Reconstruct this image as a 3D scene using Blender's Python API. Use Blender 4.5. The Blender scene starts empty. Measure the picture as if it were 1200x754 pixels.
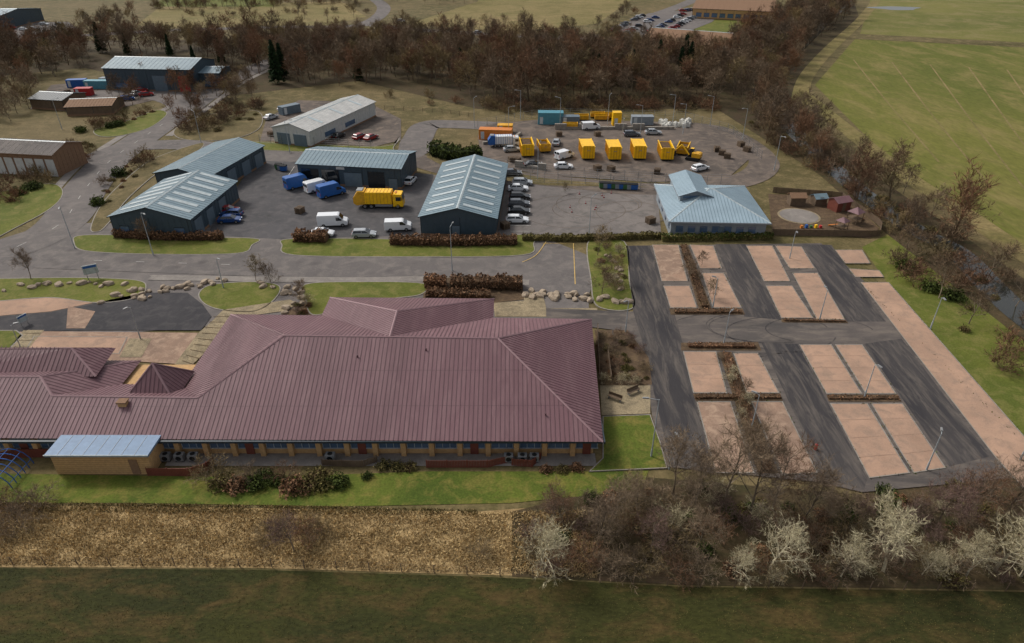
import bpy, math, random, bmesh
import numpy as np
from mathutils import Vector, Matrix
random.seed(7)
R=np.random.default_rng(7)
H=52.0; F=800.0; TH=math.radians(31.3); CT=math.cos(TH); ST=math.sin(TH)
def G(u,v,h=0.0):
    """survey: plan position (metres) of a point of the aerial plan at height h"""
    dv=v-377; k=(H-h)/(F*ST+dv*CT)
    return Vector(((u-600)*k, k*(F*CT-dv*ST), h))
scene=bpy.context.scene
col=scene.collection
def lin(c):
    o=[]
    for x in c:
        x=x/255.0
        o.append(x/12.92 if x<=0.04045 else ((x+0.055)/1.055)**2.4)
    return (o[0],o[1],o[2],1.0)
# ---------------------------------------------------------------- materials
def newmat(name):
    m=bpy.data.materials.new(name); m.use_nodes=True
    nt=m.node_tree; b=nt.nodes['Principled BSDF']
    return m,nt,b
def N(nt,t,**kw):
    n=nt.nodes.new(t)
    for k,v in kw.items(): setattr(n,k,v)
    return n
def mixc(nt,fac,a,b,mode='MIX'):
    n=N(nt,'ShaderNodeMix',data_type='RGBA',blend_type=mode)
    for s,v in ((0,fac),(6,a),(7,b)):
        if hasattr(v,'is_linked'): nt.links.new(v,n.inputs[s])
        else: n.inputs[s].default_value=v
    return n.outputs[2]
def noise(nt,vec,scale,detail=5,rough=.6,dist=0.0):
    n=N(nt,'ShaderNodeTexNoise'); n.inputs['Scale'].default_value=scale
    n.inputs['Detail'].default_value=detail; n.inputs['Roughness'].default_value=rough
    n.inputs['Distortion'].default_value=dist
    nt.links.new(vec,n.inputs['Vector']); return n.outputs['Fac']
def remap(nt,val,a,b,c=0.0,d=1.0):
    n=N(nt,'ShaderNodeMapRange'); n.clamp=True
    nt.links.new(val,n.inputs[0])
    for i,x in enumerate((a,b,c,d)): n.inputs[i+1].default_value=x
    return n.outputs[0]
def gm(name,c1,c2,c3,s1=.05,s2=.5,s3=5,rough=.92,bump=.25,spec=.15,rot=0,stretch=(1,1,1),fine=(.72,1.28),crack=0):
    m,nt,b=newmat(name)
    g=N(nt,'ShaderNodeNewGeometry'); mp=N(nt,'ShaderNodeMapping')
    nt.links.new(g.outputs['Position'],mp.inputs[0]); mp.inputs['Rotation'].default_value=(0,0,rot)
    mp.inputs['Scale'].default_value=stretch
    P=mp.outputs[0]
    a=mixc(nt,remap(nt,noise(nt,P,s1,5,.62,.4),.38,.62),lin(c1),lin(c2))
    a=mixc(nt,remap(nt,noise(nt,P,s2,5,.68,.6),.46,.66,0,.85),a,lin(c3))
    f=remap(nt,noise(nt,P,s3,3,.7),.3,.7,fine[0],fine[1])
    cb=N(nt,'ShaderNodeCombineColor')
    for i in range(3): nt.links.new(f,cb.inputs[i])
    a=mixc(nt,1.0,a,cb.outputs[0],'MULTIPLY')
    if crack:
        # oil drips
        vo=N(nt,'ShaderNodeTexVoronoi'); vo.inputs['Scale'].default_value=.28; nt.links.new(g.outputs['Position'],vo.inputs['Vector'])
        a=mixc(nt,remap(nt,vo.outputs['Distance'],.05,.28,crack,0),a,lin((50,48,48)))
    nt.links.new(a,b.inputs['Base Color'])
    b.inputs['Roughness'].default_value=rough
    b.inputs['Specular IOR Level'].default_value=spec
    if bump:
        bp=N(nt,'ShaderNodeBump'); bp.inputs['Strength'].default_value=bump; bp.inputs['Distance'].default_value=.15
        nt.links.new(noise(nt,P,s3*.6,3,.7),bp.inputs['Height']); nt.links.new(bp.outputs[0],b.inputs['Normal'])
    return m
def mm(name,c,rough=.6,metal=0,var=.12,spec=.4,scale=1.5):
    m,nt,b=newmat(name)
    g=N(nt,'ShaderNodeNewGeometry')
    f=remap(nt,noise(nt,g.outputs['Position'],scale,4,.65),.3,.7,1-var,1+var)
    cb=N(nt,'ShaderNodeCombineColor')
    for i in range(3): nt.links.new(f,cb.inputs[i])
    nt.links.new(mixc(nt,1.0,lin(c),cb.outputs[0],'MULTIPLY'),b.inputs['Base Color'])
    b.inputs['Roughness'].default_value=rough; b.inputs['Metallic'].default_value=metal
    b.inputs['Specular IOR Level'].default_value=spec
    return m
def fol(name,c1,c2,rough=.85):
    """twigs / leaves: colour varies per plant and per leaf"""
    m,nt,b=newmat(name)
    oi=N(nt,'ShaderNodeObjectInfo'); g=N(nt,'ShaderNodeNewGeometry')
    a=mixc(nt,oi.outputs['Random'],lin(c1),lin(c2))
    f=remap(nt,g.outputs['Random Per Island'],0,1,.5,1.5)
    cb=N(nt,'ShaderNodeCombineColor')
    for i in range(3): nt.links.new(f,cb.inputs[i])
    nt.links.new(mixc(nt,1.0,a,cb.outputs[0],'MULTIPLY'),b.inputs['Base Color'])
    b.inputs['Roughness'].default_value=rough; b.inputs['Specular IOR Level'].default_value=.1
    return m
m_scrub=gm('scrub_ground',(100,88,60),(82,76,46),(120,105,74),.03,.25,2,bump=0)
m_wood=gm('woodland_floor',(68,56,42),(80,68,47),(60,58,36),.05,.4,2,bump=0)
m_lawn=gm('lawn',(97,101,42),(82,90,37),(116,110,62),.06,.45,4,fine=(.78,1.2),bump=0)
m_lawn2=gm('strip_lawn',(90,100,38),(68,82,30),(116,108,54),.08,.5,4,fine=(.72,1.25))
m_field=gm('pasture',(104,103,48),(86,91,38),(124,113,68),.014,.1,.9,fine=(.8,1.17),rot=.5,stretch=(1,.4,1),bump=0)
m_field2=gm('far_pasture',(112,108,58),(92,94,46),(126,115,76),.012,.08,.9,fine=(.85,1.15),bump=0)
m_tanf=gm('rough_pasture',(134,117,80),(114,104,64),(98,92,52),.015,.1,1,bump=0)
m_fore=gm('vignetted_meadow',(58,58,26),(45,47,24),(80,65,38),.06,.4,3,bump=.5,fine=(.65,1.3),stretch=(.5,1,1))  # foreground vignette darkening put into the base colours; brown mottling is the field's own
m_bank=gm('dry_grass_bank',(158,134,94),(134,112,76),(174,150,110),.15,.9,5,bump=.4,fine=(.75,1.2))
m_asph=gm('asphalt',(84,82,83),(73,72,73),(95,91,91),.08,.5,7,rough=.9,bump=0,fine=(.9,1.1),crack=.35)
m_road=gm('road_asphalt',(108,102,99),(97,92,90),(119,112,107),.06,.4,6,rough=.9,bump=0,fine=(.9,1.1),crack=.3)
m_lane=gm('worn_tarmac',(56,54,56),(73,69,68),(98,91,85),.14,.6,6,rough=.88,bump=0,rot=.02,stretch=(1.8,.22,1),fine=(.88,1.12))
m_cross=gm('dusty_tarmac',(94,87,83),(76,72,70),(112,103,95),.12,.5,6,rough=.9,bump=0,stretch=(.4,1.3,1),fine=(.9,1.1),crack=.25)
m_dark=gm('new_tarmac',(62,60,62),(53,52,55),(75,72,72),.08,.5,6,rough=.85,bump=0,fine=(.9,1.1))
m_conc=gm('yard_concrete',(122,115,110),(107,101,98),(94,90,87),.06,.35,4,rough=.9,bump=0,fine=(.9,1.1),crack=.3)
m_depot=gm('depot_hardstanding',(102,92,85),(84,77,72),(122,109,98),.06,.35,4,bump=0,fine=(.88,1.12),crack=.4)
m_pink=gm('block_paving',(176,144,122),(156,128,109),(144,122,106),.12,.6,9,bump=0,fine=(.86,1.1),crack=.12)
m_pinkd=gm('weathered_block_paving',(154,126,107),(134,112,97),(170,145,124),.12,.6,9,bump=0,fine=(.85,1.12),crack=.15)
m_slab=gm('stone_slabs',(152,137,110),(132,119,96),(112,102,84),.3,1.2,6,bump=0)
m_soil=gm('planting_bed_soil',(92,75,59),(77,63,49),(108,90,68),.3,1,6,bump=.4)
m_water=mm('river_water',(48,48,42),.1,0,.1,.5,.3)
m_kerb=mm('kerb_concrete',(136,129,120),.9,var=.22)
m_path=gm('footpath_asphalt',(132,125,119),(118,112,107),(142,135,128),.1,.6,6,bump=0,fine=(.9,1.1))
m_white=mm('white_road_paint',(180,177,170),.7,var=.3)
m_yellowl=mm('yellow_road_paint',(195,162,92),.7,var=.3)
m_roof=gm('maroon_standing_seam',(118,87,92),(109,81,85),(128,99,102),.12,.5,3,rough=.55,bump=0,spec=.25,stretch=(1.6,.22,.5),fine=(.94,1.06))
m_roofr=mm('maroon_seam_rib',(96,69,74),.55,0,.05)
m_roofc=mm('maroon_ridge_cap',(138,108,111),.5,0,.08)
m_teal=mm('blue_grey_cladding',(58,73,83),.5,0,.1)
m_teald=mm('dark_trim',(42,52,60),.5)
m_troof=gm('blue_grey_roof',(114,134,144),(104,124,134),(126,144,150),.15,.6,3,rough=.5,bump=0,spec=.3,stretch=(.4,1,1),fine=(.92,1.08))
m_trib=mm('blue_grey_roof_rib',(94,113,123),.5)
m_light=mm('translucent_rooflight',(166,176,178),.4,var=.2)
m_blroof=mm('pale_blue_roof',(148,167,178),.5,0,.1,.3,.35)
m_greyw=mm('grey_wall',(130,137,143),.7)
m_wroof=mm('weathered_white_roof',(190,187,182),.6,0,.18,.3,.6)
m_wwall=mm('white_wall',(186,186,182),.7)
m_door=mm('roller_door_blue_grey',(92,107,118),.5)
m_doorl=mm('light_roller_door',(180,186,188),.5)
m_reddoor=mm('red_roller_door',(170,42,44),.5)
m_brick=mm('buff_brick',(184,148,104),.85,0,.16,.2,3)
m_brickd=mm('brown_brick',(130,102,80),.85,0,.16,.2,3)
m_redwood=mm('stained_timber',(112,60,47),.7,0,.15)
m_wood2=mm('weathered_timber',(102,85,68),.85,0,.2)
m_win=mm('window_glass',(78,98,122),.12,0,.25,.7,.6)
m_frame=mm('window_frame',(148,156,162),.5)
m_flat=mm('blue_grey_flat_roof',(112,134,160),.6,0,.14)
m_black=mm('tyre_rubber',(26,26,27),.8)
m_glass=mm('car_glass',(24,30,36),.08,0,.05,.8)
m_hub=mm('wheel_hub',(130,130,132),.4,.5)
m_metal=mm('galvanised_steel',(140,141,141),.45,.3)
m_pole=mm('painted_lamp_pole',(156,162,165),.5)
m_yel=mm('yellow_paint',(240,186,16),.4,0,.12)
m_yeld=mm('worn_yellow_paint',(206,152,26),.5,0,.22)
m_rubb=mm('waste',(92,74,56),.9,0,.4,.1,2)
m_blue=mm('blue_paint',(34,88,156),.4)
m_orange=mm('orange_paint',(200,118,42),.5)
m_stone=mm('sandstone_boulder',(154,139,121),.9,0,.25,.1,2)
m_sack=mm('white_bulk_bag',(200,198,190),.8,0,.1)
m_lampred=mm('tail_lamp',(150,16,14),.3); m_head=mm('head_lamp',(210,215,220),.2)
paints={k:mm(k+'_car_paint',c,.25,0,.03,.6) for k,c in dict(white=(216,218,220),silver=(156,160,164),black=(28,29,32),red=(140,28,28),blue=(26,62,116),grey=(84,88,94)).items()}
f_twig=fol('bare_twigs',(136,117,95),(114,98,82)); f_bark=fol('bark',(126,113,96),(104,93,80))
f_pale=fol('pale_lichen_twigs',(190,180,148),(168,158,126)); f_palebark=fol('pale_bark',(178,168,142),(160,150,128))
f_wood=fol('woodland_twigs',(116,96,75),(90,77,64)); f_wood2=fol('russet_twigs',(126,94,71),(104,80,63)); f_wood3=fol('ochre_twigs',(138,118,84),(112,99,72))
f_mauve=fol('birch_twigs',(120,96,88),(104,84,78))
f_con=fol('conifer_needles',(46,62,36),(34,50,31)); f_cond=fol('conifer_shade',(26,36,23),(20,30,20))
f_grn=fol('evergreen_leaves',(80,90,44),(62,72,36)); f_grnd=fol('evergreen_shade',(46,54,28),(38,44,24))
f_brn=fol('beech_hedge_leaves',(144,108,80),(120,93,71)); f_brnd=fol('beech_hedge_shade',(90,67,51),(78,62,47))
f_tan=fol('dry_grass_blades',(196,172,126),(174,150,108)); f_tan2=fol('dry_grass_blades_dark',(162,138,98),(140,120,84))
f_olive=fol('bramble',(112,104,62),(96,86,54))
# ---------------------------------------------------------------- mesh helpers
class MB:
    def __init__(s): s.v=[];s.f=[];s.m=[];s.mats=[]
    def mi(s,m):
        if m not in s.mats: s.mats.append(m)
        return s.mats.index(m)
    def face(s,pts,m):
        b=len(s.v); s.v+= [tuple(p) for p in pts]; s.f.append(list(range(b,b+len(pts)))); s.m.append(s.mi(m))
    def hexa(s,p,m,top=None,sides=None):
        b=len(s.v); s.v+=[tuple(q) for q in p]
        fs=[(0,3,2,1),(4,5,6,7),(0,1,5,4),(1,2,6,5),(2,3,7,6),(3,0,4,7)]
        for i,f in enumerate(fs):
            s.f.append([b+j for j in f]); s.m.append(s.mi(top if (i==1 and top) else (sides if (i>1 and sides) else m)))
    def box(s,a,b,m,top=None,taper=0):
        x0,y0,z0=a;x1,y1,z1=b;t=taper
        s.hexa([(x0,y0,z0),(x1,y0,z0),(x1,y1,z0),(x0,y1,z0),(x0+t,y0+t,z1),(x1-t,y0+t,z1),(x1-t,y1-t,z1),(x0+t,y1-t,z1)],m,top)
    def loft(s,secs,m,closed=True):
        """secs: list of equal-length rings"""
        b=len(s.v); n=len(secs[0])
        for r in secs: s.v+=[tuple(q) for q in r]
        for i in range(len(secs)-1):
            for j in range(n):
                k=(j+1)%n; s.f.append([b+i*n+j,b+i*n+k,b+(i+1)*n+k,b+(i+1)*n+j]); s.m.append(s.mi(m))
        s.f.append([b+j for j in range(n)][::-1]); s.m.append(s.mi(m))
        s.f.append([b+(len(secs)-1)*n+j for j in range(n)]); s.m.append(s.mi(m))
    def prism(s,prof,y0,y1,m,bev=0.0):
        cx=sum(p[0] for p in prof)/len(prof); cz=sum(p[1] for p in prof)/len(prof)
        def ring(y,k): return [(cx+(x-cx)*k,y,cz+(z-cz)*k) for x,z in prof]
        if bev: s.loft([ring(y0,1-bev),ring(y0+bev*1.2,1),ring(y1-bev*1.2,1),ring(y1,1-bev)],m)
        else: s.loft([ring(y0,1),ring(y1,1)],m)
    def cyl(s,p0,p1,r0,r1,n,m):
        p0=Vector(p0);p1=Vector(p1);d=(p1-p0).normalized()
        a=d.orthogonal().normalized();c=d.cross(a)
        s.loft([[p+(a*math.cos(2*math.pi*i/n)+c*math.sin(2*math.pi*i/n))*r for i in range(n)] for p,r in((p0,r0),(p1,r1))],m)
    def mesh(s,name,smooth=False):
        me=bpy.data.meshes.new(name); me.from_pydata(s.v,[],s.f)
        for m in s.mats: me.materials.append(m)
        me.polygons.foreach_set('material_index',s.m)
        bm=bmesh.new(); bm.from_mesh(me); bmesh.ops.recalc_face_normals(bm,faces=bm.faces) if smooth!='raw' else None
        bm.to_mesh(me); bm.free(); me.update(); return me
def put(name,me,loc=(0,0,0),rz=0,parent=None,sc=1):
    o=bpy.data.objects.new(name,me); o.location=loc; o.rotation_euler=(0,0,rz)
    o.scale=(sc,sc,sc) if not hasattr(sc,'__len__') else sc
    if parent: o.parent=parent
    col.objects.link(o); return o
def empty(name,loc=(0,0,0),rz=0):
    o=bpy.data.objects.new(name,None); o.location=loc;o.rotation_euler=(0,0,rz); o.empty_display_size=.1; col.objects.link(o); return o
def tri_mesh(name,T,mi,mats):
    n=len(T); me=bpy.data.meshes.new(name)
    me.vertices.add(3*n); me.vertices.foreach_set('co',np.asarray(T,dtype=np.float32).ravel())
    me.loops.add(3*n); me.loops.foreach_set('vertex_index',np.arange(3*n,dtype=np.int32))
    me.polygons.add(n); me.polygons.foreach_set('loop_start',np.arange(0,3*n,3,dtype=np.int32))
    for m in mats: me.materials.append(m)
    me.polygons.foreach_set('material_index',np.asarray(mi,dtype=np.int32))
    me.update(calc_edges=True); me.validate(); return me
def catmull(P,closed=True,n=6):
    out=[];L=len(P)
    rngi=range(L) if closed else range(L-1)
    for i in rngi:
        if closed: a,b,c,d=P[(i-1)%L],P[i],P[(i+1)%L],P[(i+2)%L]
        else: a,b,c,d=P[max(i-1,0)],P[i],P[i+1],P[min(i+2,L-1)]
        for k in range(n):
            t=k/n; out.append(.5*((2*b)+(c-a)*t+(2*a-5*b+4*c-d)*t*t+(3*b-a-3*c+d)*t**3))
    if not closed: out.append(P[-1])
    return out
def world(px,smooth=False,closed=True):
    P=[G(*p) for p in px]
    return catmull(P,closed) if smooth else P
def ccw(P):
    a=sum(P[i].x*P[(i+1)%len(P)].y-P[(i+1)%len(P)].x*P[i].y for i in range(len(P)))
    return P if a>0 else P[::-1]
def sheet(name,px,z,mat,smooth=False):
    P=ccw(world(px,smooth)); mb=MB(); mb.face([(p.x,p.y,z) for p in P],mat)
    return put(name,mb.mesh(name,'raw'))
def inset(P,d):
    out=[];n=len(P)
    for i in range(n):
        a,b,c=P[i-1],P[i],P[(i+1)%n]
        e1=(b-a).to_2d(); e2=(c-b).to_2d()
        if e1.length<1e-6 or e2.length<1e-6: out.append(b.copy()); continue
        n1=Vector((-e1.y,e1.x)).normalized(); n2=Vector((-e2.y,e2.x)).normalized()
        m=(n1+n2); m=m.normalized() if m.length>1e-3 else n1
        k=d/max(.5,m.dot(n1)); out.append(Vector((b.x+m.x*k,b.y+m.y*k,0)))
    return out
def island(name,px,mat,h=.14,z0=0.0,smooth=True,kw=.18):
    P=ccw(world(px,smooth)); Q=inset(P,kw); mb=MB(); n=len(P); t=z0+h
    for i in range(n):
        j=(i+1)%n
        mb.face([(P[i].x,P[i].y,0),(P[j].x,P[j].y,0),(P[j].x,P[j].y,t),(P[i].x,P[i].y,t)],m_kerb)
        mb.face([(P[i].x,P[i].y,t),(P[j].x,P[j].y,t),(Q[j].x,Q[j].y,t),(Q[i].x,Q[i].y,t)],m_kerb)
    mb.face([(q.x,q.y,t-.01) for q in Q],mat)
    return put(name,mb.mesh(name,'raw'))
def panel(name,px,z,mat,kw=.13):
    P=ccw(world(px)); Q=inset(P,kw); mb=MB(); n=len(P)
    mb.face([(q.x,q.y,z) for q in Q],mat)
    for i in range(n):
        j=(i+1)%n; mb.face([(P[i].x,P[i].y,z+.02),(P[j].x,P[j].y,z+.02),(Q[j].x,Q[j].y,z+.02),(Q[i].x,Q[i].y,z+.02)],m_kerb)
    return put(name,mb.mesh(name,'raw'))
def ribbonP(P,w,z,mat,mb,off=0):
    L=[]
    for i,p in enumerate(P):
        d=(P[min(i+1,len(P)-1)]-P[max(i-1,0)]).to_2d().normalized(); q=Vector((-d.y,d.x)); nn=q*w/2; o=q*off
        L.append(((p.x+o.x-nn.x,p.y+o.y-nn.y,z),(p.x+o.x+nn.x,p.y+o.y+nn.y,z)))
    for i in range(len(L)-1): mb.face([L[i][0],L[i+1][0],L[i+1][1],L[i][1]],mat)
def ribbon(name,px,w,z,mat,smooth=True,off=0):
    P=world(px,smooth,False); mb=MB(); ribbonP(P,w,z,mat,mb,off); return put(name,mb.mesh(name,'raw'))
def resample(P,step):
    out=[P[0]];acc=0
    for i in range(len(P)-1):
        a,b=P[i],P[i+1];L=(b-a).length
        if L==0: continue
        t=step-acc
        while t<=L: out.append(a+(b-a)*(t/L)); t+=step
        acc=L-(t-step)
    return out
def dashes(name,px,w=.15,dash=2,gap=4,z=.13,mat=None):
    P=resample(world(px,True,False),dash); mb=MB(); k=max(1,int(round((dash+gap)/dash)))
    for i in range(0,len(P)-1,k): ribbonP([P[i],P[i+1]],w,z,mat or m_white,mb)
    if mb.f: put(name,mb.mesh(name,'raw'))
def inside(x,y,P):
    c=False;j=len(P)-1
    for i in range(len(P)):
        if (P[i].y>y)!=(P[j].y>y) and x<(P[j].x-P[i].x)*(y-P[i].y)/(P[j].y-P[i].y)+P[i].x: c=not c
        j=i
    return c
def scatter(px,sp,keep=1.0):
    P=world(px); xs=[p.x for p in P]; ys=[p.y for p in P]; out=[]
    y=min(ys)
    while y<max(ys):
        x=min(xs)
        while x<max(xs):
            a=x+random.uniform(-.45,.45)*sp; b=y+random.uniform(-.45,.45)*sp
            if random.random()<keep and inside(a,b,P): out.append((a,b))
            x+=sp
        y+=sp
    return out
# ---------------------------------------------------------------- plants
def nrm(v): return v/max(1e-9,np.linalg.norm(v))
class TG:
    def __init__(s,seed): s.r=np.random.default_rng(seed); s.seg=[]; s.tw=[]
    def branch(s,p,d,L,r,lv,kids,twn,twl,up=.10,wob=.2):
        n=4 if lv==0 else (3 if lv<len(kids) else 2); pts=[p]; rr=[r]
        for i in range(n):
            d=nrm(d+s.r.normal(0,wob,3)*(.5 if lv==0 else 1)+np.array([0,0,up])); q=p+d*L/n
            r1=r*(1-.75*(i+1)/n); s.seg.append((p,q,rr[-1],r1)); p=q; pts.append(p); rr.append(r1)
        if lv<len(kids):
            for k in range(kids[lv]):
                t=.25+.75*(k+s.r.random())/kids[lv] if lv>0 else .25+.73*(k+s.r.random())/kids[0]
                f=t*n; i=min(n-1,int(f)); b=pts[i]+(pts[i+1]-pts[i])*(f-i)
                az=k*2.4+s.r.random()*1.2; a=nrm(np.cross(d,[.3,.2,1] if abs(d[2])<.9 else [1,0,0])); c=np.cross(d,a)
                sp=s.r.uniform(.5,1.0) if lv else s.r.uniform(.65,1.15)*(1.15-.55*t)
                nd=nrm(d*math.cos(sp)+(a*math.cos(az)+c*math.sin(az))*math.sin(sp))
                ll=L*(s.r.uniform(.4,.62) if lv else s.r.uniform(.42,.6)*(1.15-.5*t))
                s.branch(b,nd,ll,max(.012,rr[i]*.5),lv+1,kids,twn,twl,up,wob)
        else:
            for k in range(twn):
                t=s.r.random(); i=min(n-1,int(t*n)); b=pts[i]+(pts[i+1]-pts[i])*(t*n-i)
                nd=nrm(d+s.r.normal(0,.55,3)+np.array([0,0,.15])); s.tw.append((b,b+nd*twl*s.r.uniform(.5,1.2)))
    def tris(s,tww):
        S=np.array([[a,b] for a,b,_,_ in s.seg]); r0=np.array([x[2] for x in s.seg])[:,None]; r1=np.array([x[3] for x in s.seg])[:,None]
        d=S[:,1]-S[:,0]; d/=np.linalg.norm(d,axis=1)[:,None]+1e-9
        a=np.cross(d,np.array([.31,.52,.79])); a/=np.linalg.norm(a,axis=1)[:,None]+1e-9; c=np.cross(d,a)
        T=[]
        ang=[0,2.094,4.189]
        r_=[a*math.cos(x)+c*math.sin(x) for x in ang]
        for i in range(3):
            j=(i+1)%3
            A=S[:,0]+r_[i]*r0;B=S[:,0]+r_[j]*r0;C=S[:,1]+r_[j]*r1;D=S[:,1]+r_[i]*r1
            T+= [np.stack([A,B,C],1),np.stack([A,C,D],1)]
        T=np.concatenate(T); nb=len(T)
        if s.tw:
            W=np.array(s.tw); n=len(W); dd=W[:,1]-W[:,0]; q=np.cross(dd,s.r.normal(size=(n,3))); q/=np.linalg.norm(q,axis=1)[:,None]+1e-9; q*=tww/2
            T=np.concatenate([T,np.stack([W[:,0]-q,W[:,0]+q,W[:,1]],1)])
        return T,np.array([0]*nb+[1]*(len(T)-nb))
def bare_tree(seed,Ht,kids=(10,5,5),twn=7,twl=.9,tww=.035,bark=None,twig=None,up=.1,r=None):
    g=TG(seed); g.branch(np.array([0,0,-.2]),np.array([0,0,1.]),Ht*.82,r or Ht*.017,0,kids,twn,twl,up)
    T,mi=g.tris(tww); return tri_mesh('bare_tree_mesh',T,mi,[bark or f_bark,twig or f_twig])
def bush(seed,Ht,spread,n=14,kids=(5,4),twn=6,twl=.5,tww=.03,bark=None,twig=None):
    g=TG(seed)
    for i in range(n):
        az=i*2.4; k=g.r.uniform(.15,1)*spread
        g.branch(np.array([math.cos(az)*.3*k,math.sin(az)*.3*k,-.1]),nrm(np.array([math.cos(az)*k,math.sin(az)*k,1.])),Ht*g.r.uniform(.7,1.),Ht*.012,1,(0,)+kids,twn,twl,.08)
    T,mi=g.tris(tww); return tri_mesh('bush_mesh',T,mi,[bark or f_bark,twig or f_twig])
def leaves(C,size,mats,r,shade=None,flat=.0):
    n=len(C); a=r.normal(size=(n,3)); a/=np.linalg.norm(a,axis=1)[:,None]; b=r.normal(size=(n,3)); b-=a*(a*b).sum(1)[:,None]; b/=np.linalg.norm(b,axis=1)[:,None]
    s=size*r.uniform(.6,1.3,(n,1)); T=np.stack([C+a*s,C-a*s*.5+b*s*.8,C-a*s*.5-b*s*.8],1)
    mi=(r.random(n)<(shade if shade is not None else .35)).astype(int)
    return T,mi
def shrub(seed,rx,ry,rz,n,size,ma,mb_):
    r=np.random.default_rng(seed); d=r.normal(size=(n,3)); d[:,2]=np.abs(d[:,2]); d/=np.linalg.norm(d,axis=1)[:,None]
    lump=1+.28*np.sin(d[:,0]*5+seed)*np.cos(d[:,1]*6+seed*2)+.15*np.sin(d[:,2]*9+seed)
    rad=lump*(r.random(n)**.35); C=d*rad[:,None]*np.array([rx,ry,rz]); C[:,2]+=.1
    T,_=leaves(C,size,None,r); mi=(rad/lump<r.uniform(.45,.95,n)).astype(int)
    return tri_mesh('shrub_mesh',T,mi,[ma,mb_])
def conifer(seed,Ht,rad):
    r=np.random.default_rng(seed); n=2600
    t=r.random(n)**.75; z=Ht*(.1+.9*(1-t)); wh=np.floor(z/(Ht*.055)); az=r.random(n)*6.283
    prof=rad*(1-(z/Ht))**.85*(.72+.28*np.sin(wh*2.1+az*3+seed))+.1
    q=r.random(n)**.5; C=np.stack([np.cos(az)*prof*q,np.sin(az)*prof*q,z-q*prof*.35+(z%(Ht*.055))*.3],1)
    a=np.stack([np.cos(az),np.sin(az),-.45+0*az],1)*.5+r.normal(0,.12,(n,3)); b=np.cross(a,r.normal(size=(n,3))); b/=np.linalg.norm(b,axis=1)[:,None]; b*=.22
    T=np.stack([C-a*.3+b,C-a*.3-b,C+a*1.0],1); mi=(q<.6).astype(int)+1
    g=TG(seed); g.seg=[(np.array([0,0,0.]),np.array([0,0,Ht*.9]),Ht*.016,.02)]; T2,_=g.tris(.1)
    return tri_mesh('conifer_mesh',np.concatenate([T2,T]),np.concatenate([np.zeros(len(T2),int),mi]),[f_bark,f_con,f_cond])
def hedge(name,px,w,h,ma,mb_,leaf=.2,dens=28,z=.1):
    P=world(px,len(px)>2,False); L=[0]
    for i in range(len(P)-1): L.append(L[-1]+(P[i+1]-P[i]).length)
    tot=L[-1]; r=np.random.default_rng(int(abs(px[0][0]*7+px[0][1]*3)))
    n=int(tot*(w+2*h)*dens); t=r.random(n)*tot
    A=np.array([[p.x,p.y] for p in P]); X=np.interp(t,L,A[:,0]); Y=np.interp(t,L,A[:,1])
    X2=np.interp(np.minimum(t+.2,tot),L,A[:,0])-np.interp(np.maximum(t-.2,0),L,A[:,0]); Y2=np.interp(np.minimum(t+.2,tot),L,A[:,1])-np.interp(np.maximum(t-.2,0),L,A[:,1])
    nn=np.hypot(X2,Y2)+1e-9; nx=-Y2/nn; ny=X2/nn
    hh=h*(1+.14*np.sin(t*1.7)+.1*np.sin(t*4.3+1)); ww=w*(1+.15*np.sin(t*2.3+2))
    top=r.random(n)<w/(w+2*h); u=np.where(top,r.uniform(-1,1,n),np.sign(r.uniform(-1,1,n))*r.uniform(.82,1.05,n))
    zz=np.where(top,r.uniform(.85,1.08,n),r.random(n))*hh
    C=np.stack([X+nx*u*ww/2,Y+ny*u*ww/2,zz+z],1)+r.normal(0,.04,(n,3))
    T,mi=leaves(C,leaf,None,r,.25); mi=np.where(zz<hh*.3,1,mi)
    e=empty(name); put('hedge_foliage',tri_mesh('hedge_mesh',T,mi,[ma,mb_]),parent=e)
    c=MB()
    Q=resample(P,1.5)+[P[-1]]
    for i in range(len(Q)-1):
        d=(Q[i+1]-Q[i]).to_2d()
        if d.length<.05: continue
        d.normalize(); s=Vector((-d.y,d.x))*w*.36
        a,b=Q[i],Q[i+1]
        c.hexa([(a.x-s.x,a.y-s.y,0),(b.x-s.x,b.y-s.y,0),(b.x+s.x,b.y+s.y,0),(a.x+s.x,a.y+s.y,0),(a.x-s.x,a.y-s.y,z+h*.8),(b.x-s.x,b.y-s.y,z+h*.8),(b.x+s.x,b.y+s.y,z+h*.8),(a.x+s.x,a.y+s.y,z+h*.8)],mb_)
    if c.f: put('hedge_core',c.mesh('hedge_core'),parent=e)
# ---------------------------------------------------------------- GROUND
mb=MB(); mb.face([(-4000,-1500,0),(4000,-1500,0),(4000,6000,0),(-4000,6000,0)],m_scrub); put('ground',mb.mesh('ground','raw'))
sheet('meadow_field',[(-500,668),(0,666),(300,668),(560,676),(800,688),(1200,694),(1700,706),(2600,1150),(-1600,1150)],.03,m_fore)
sheet('dry_grass_bank',[(-300,592),(0,592),(300,596),(560,600),(760,585),(800,600),(780,680),(560,674),(300,666),(-300,664)],.03,m_bank)
sheet('lawn_strip',[(-200,552),(30,556),(300,560),(500,553),(700,553),(760,552),(752,575),(600,590),(400,594),(150,590),(-200,590)],.05,m_lawn2)
sheet('riverside_scrub',[(1040,332),(1010,290),(1040,275),(1110,330),(1200,400),(1300,470),(1300,570),(1200,515)],.03,m_lawn)
sheet('scrub_belt',[(600,600),(760,560),(1010,580),(1200,550),(1500,560),(1500,690),(1200,692),(800,686),(600,676)],.035,m_wood)
sheet('pasture_field',[(955,100),(1002,46),(1200,56),(1500,66),(1500,330),(1300,350),(1200,292),(1120,240),(1040,185)],.03,m_field)
sheet('far_pasture_field',[(1008,40),(1020,0),(1040,-40),(1500,-40),(1500,58),(1200,50)],.03,m_field2)
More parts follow.
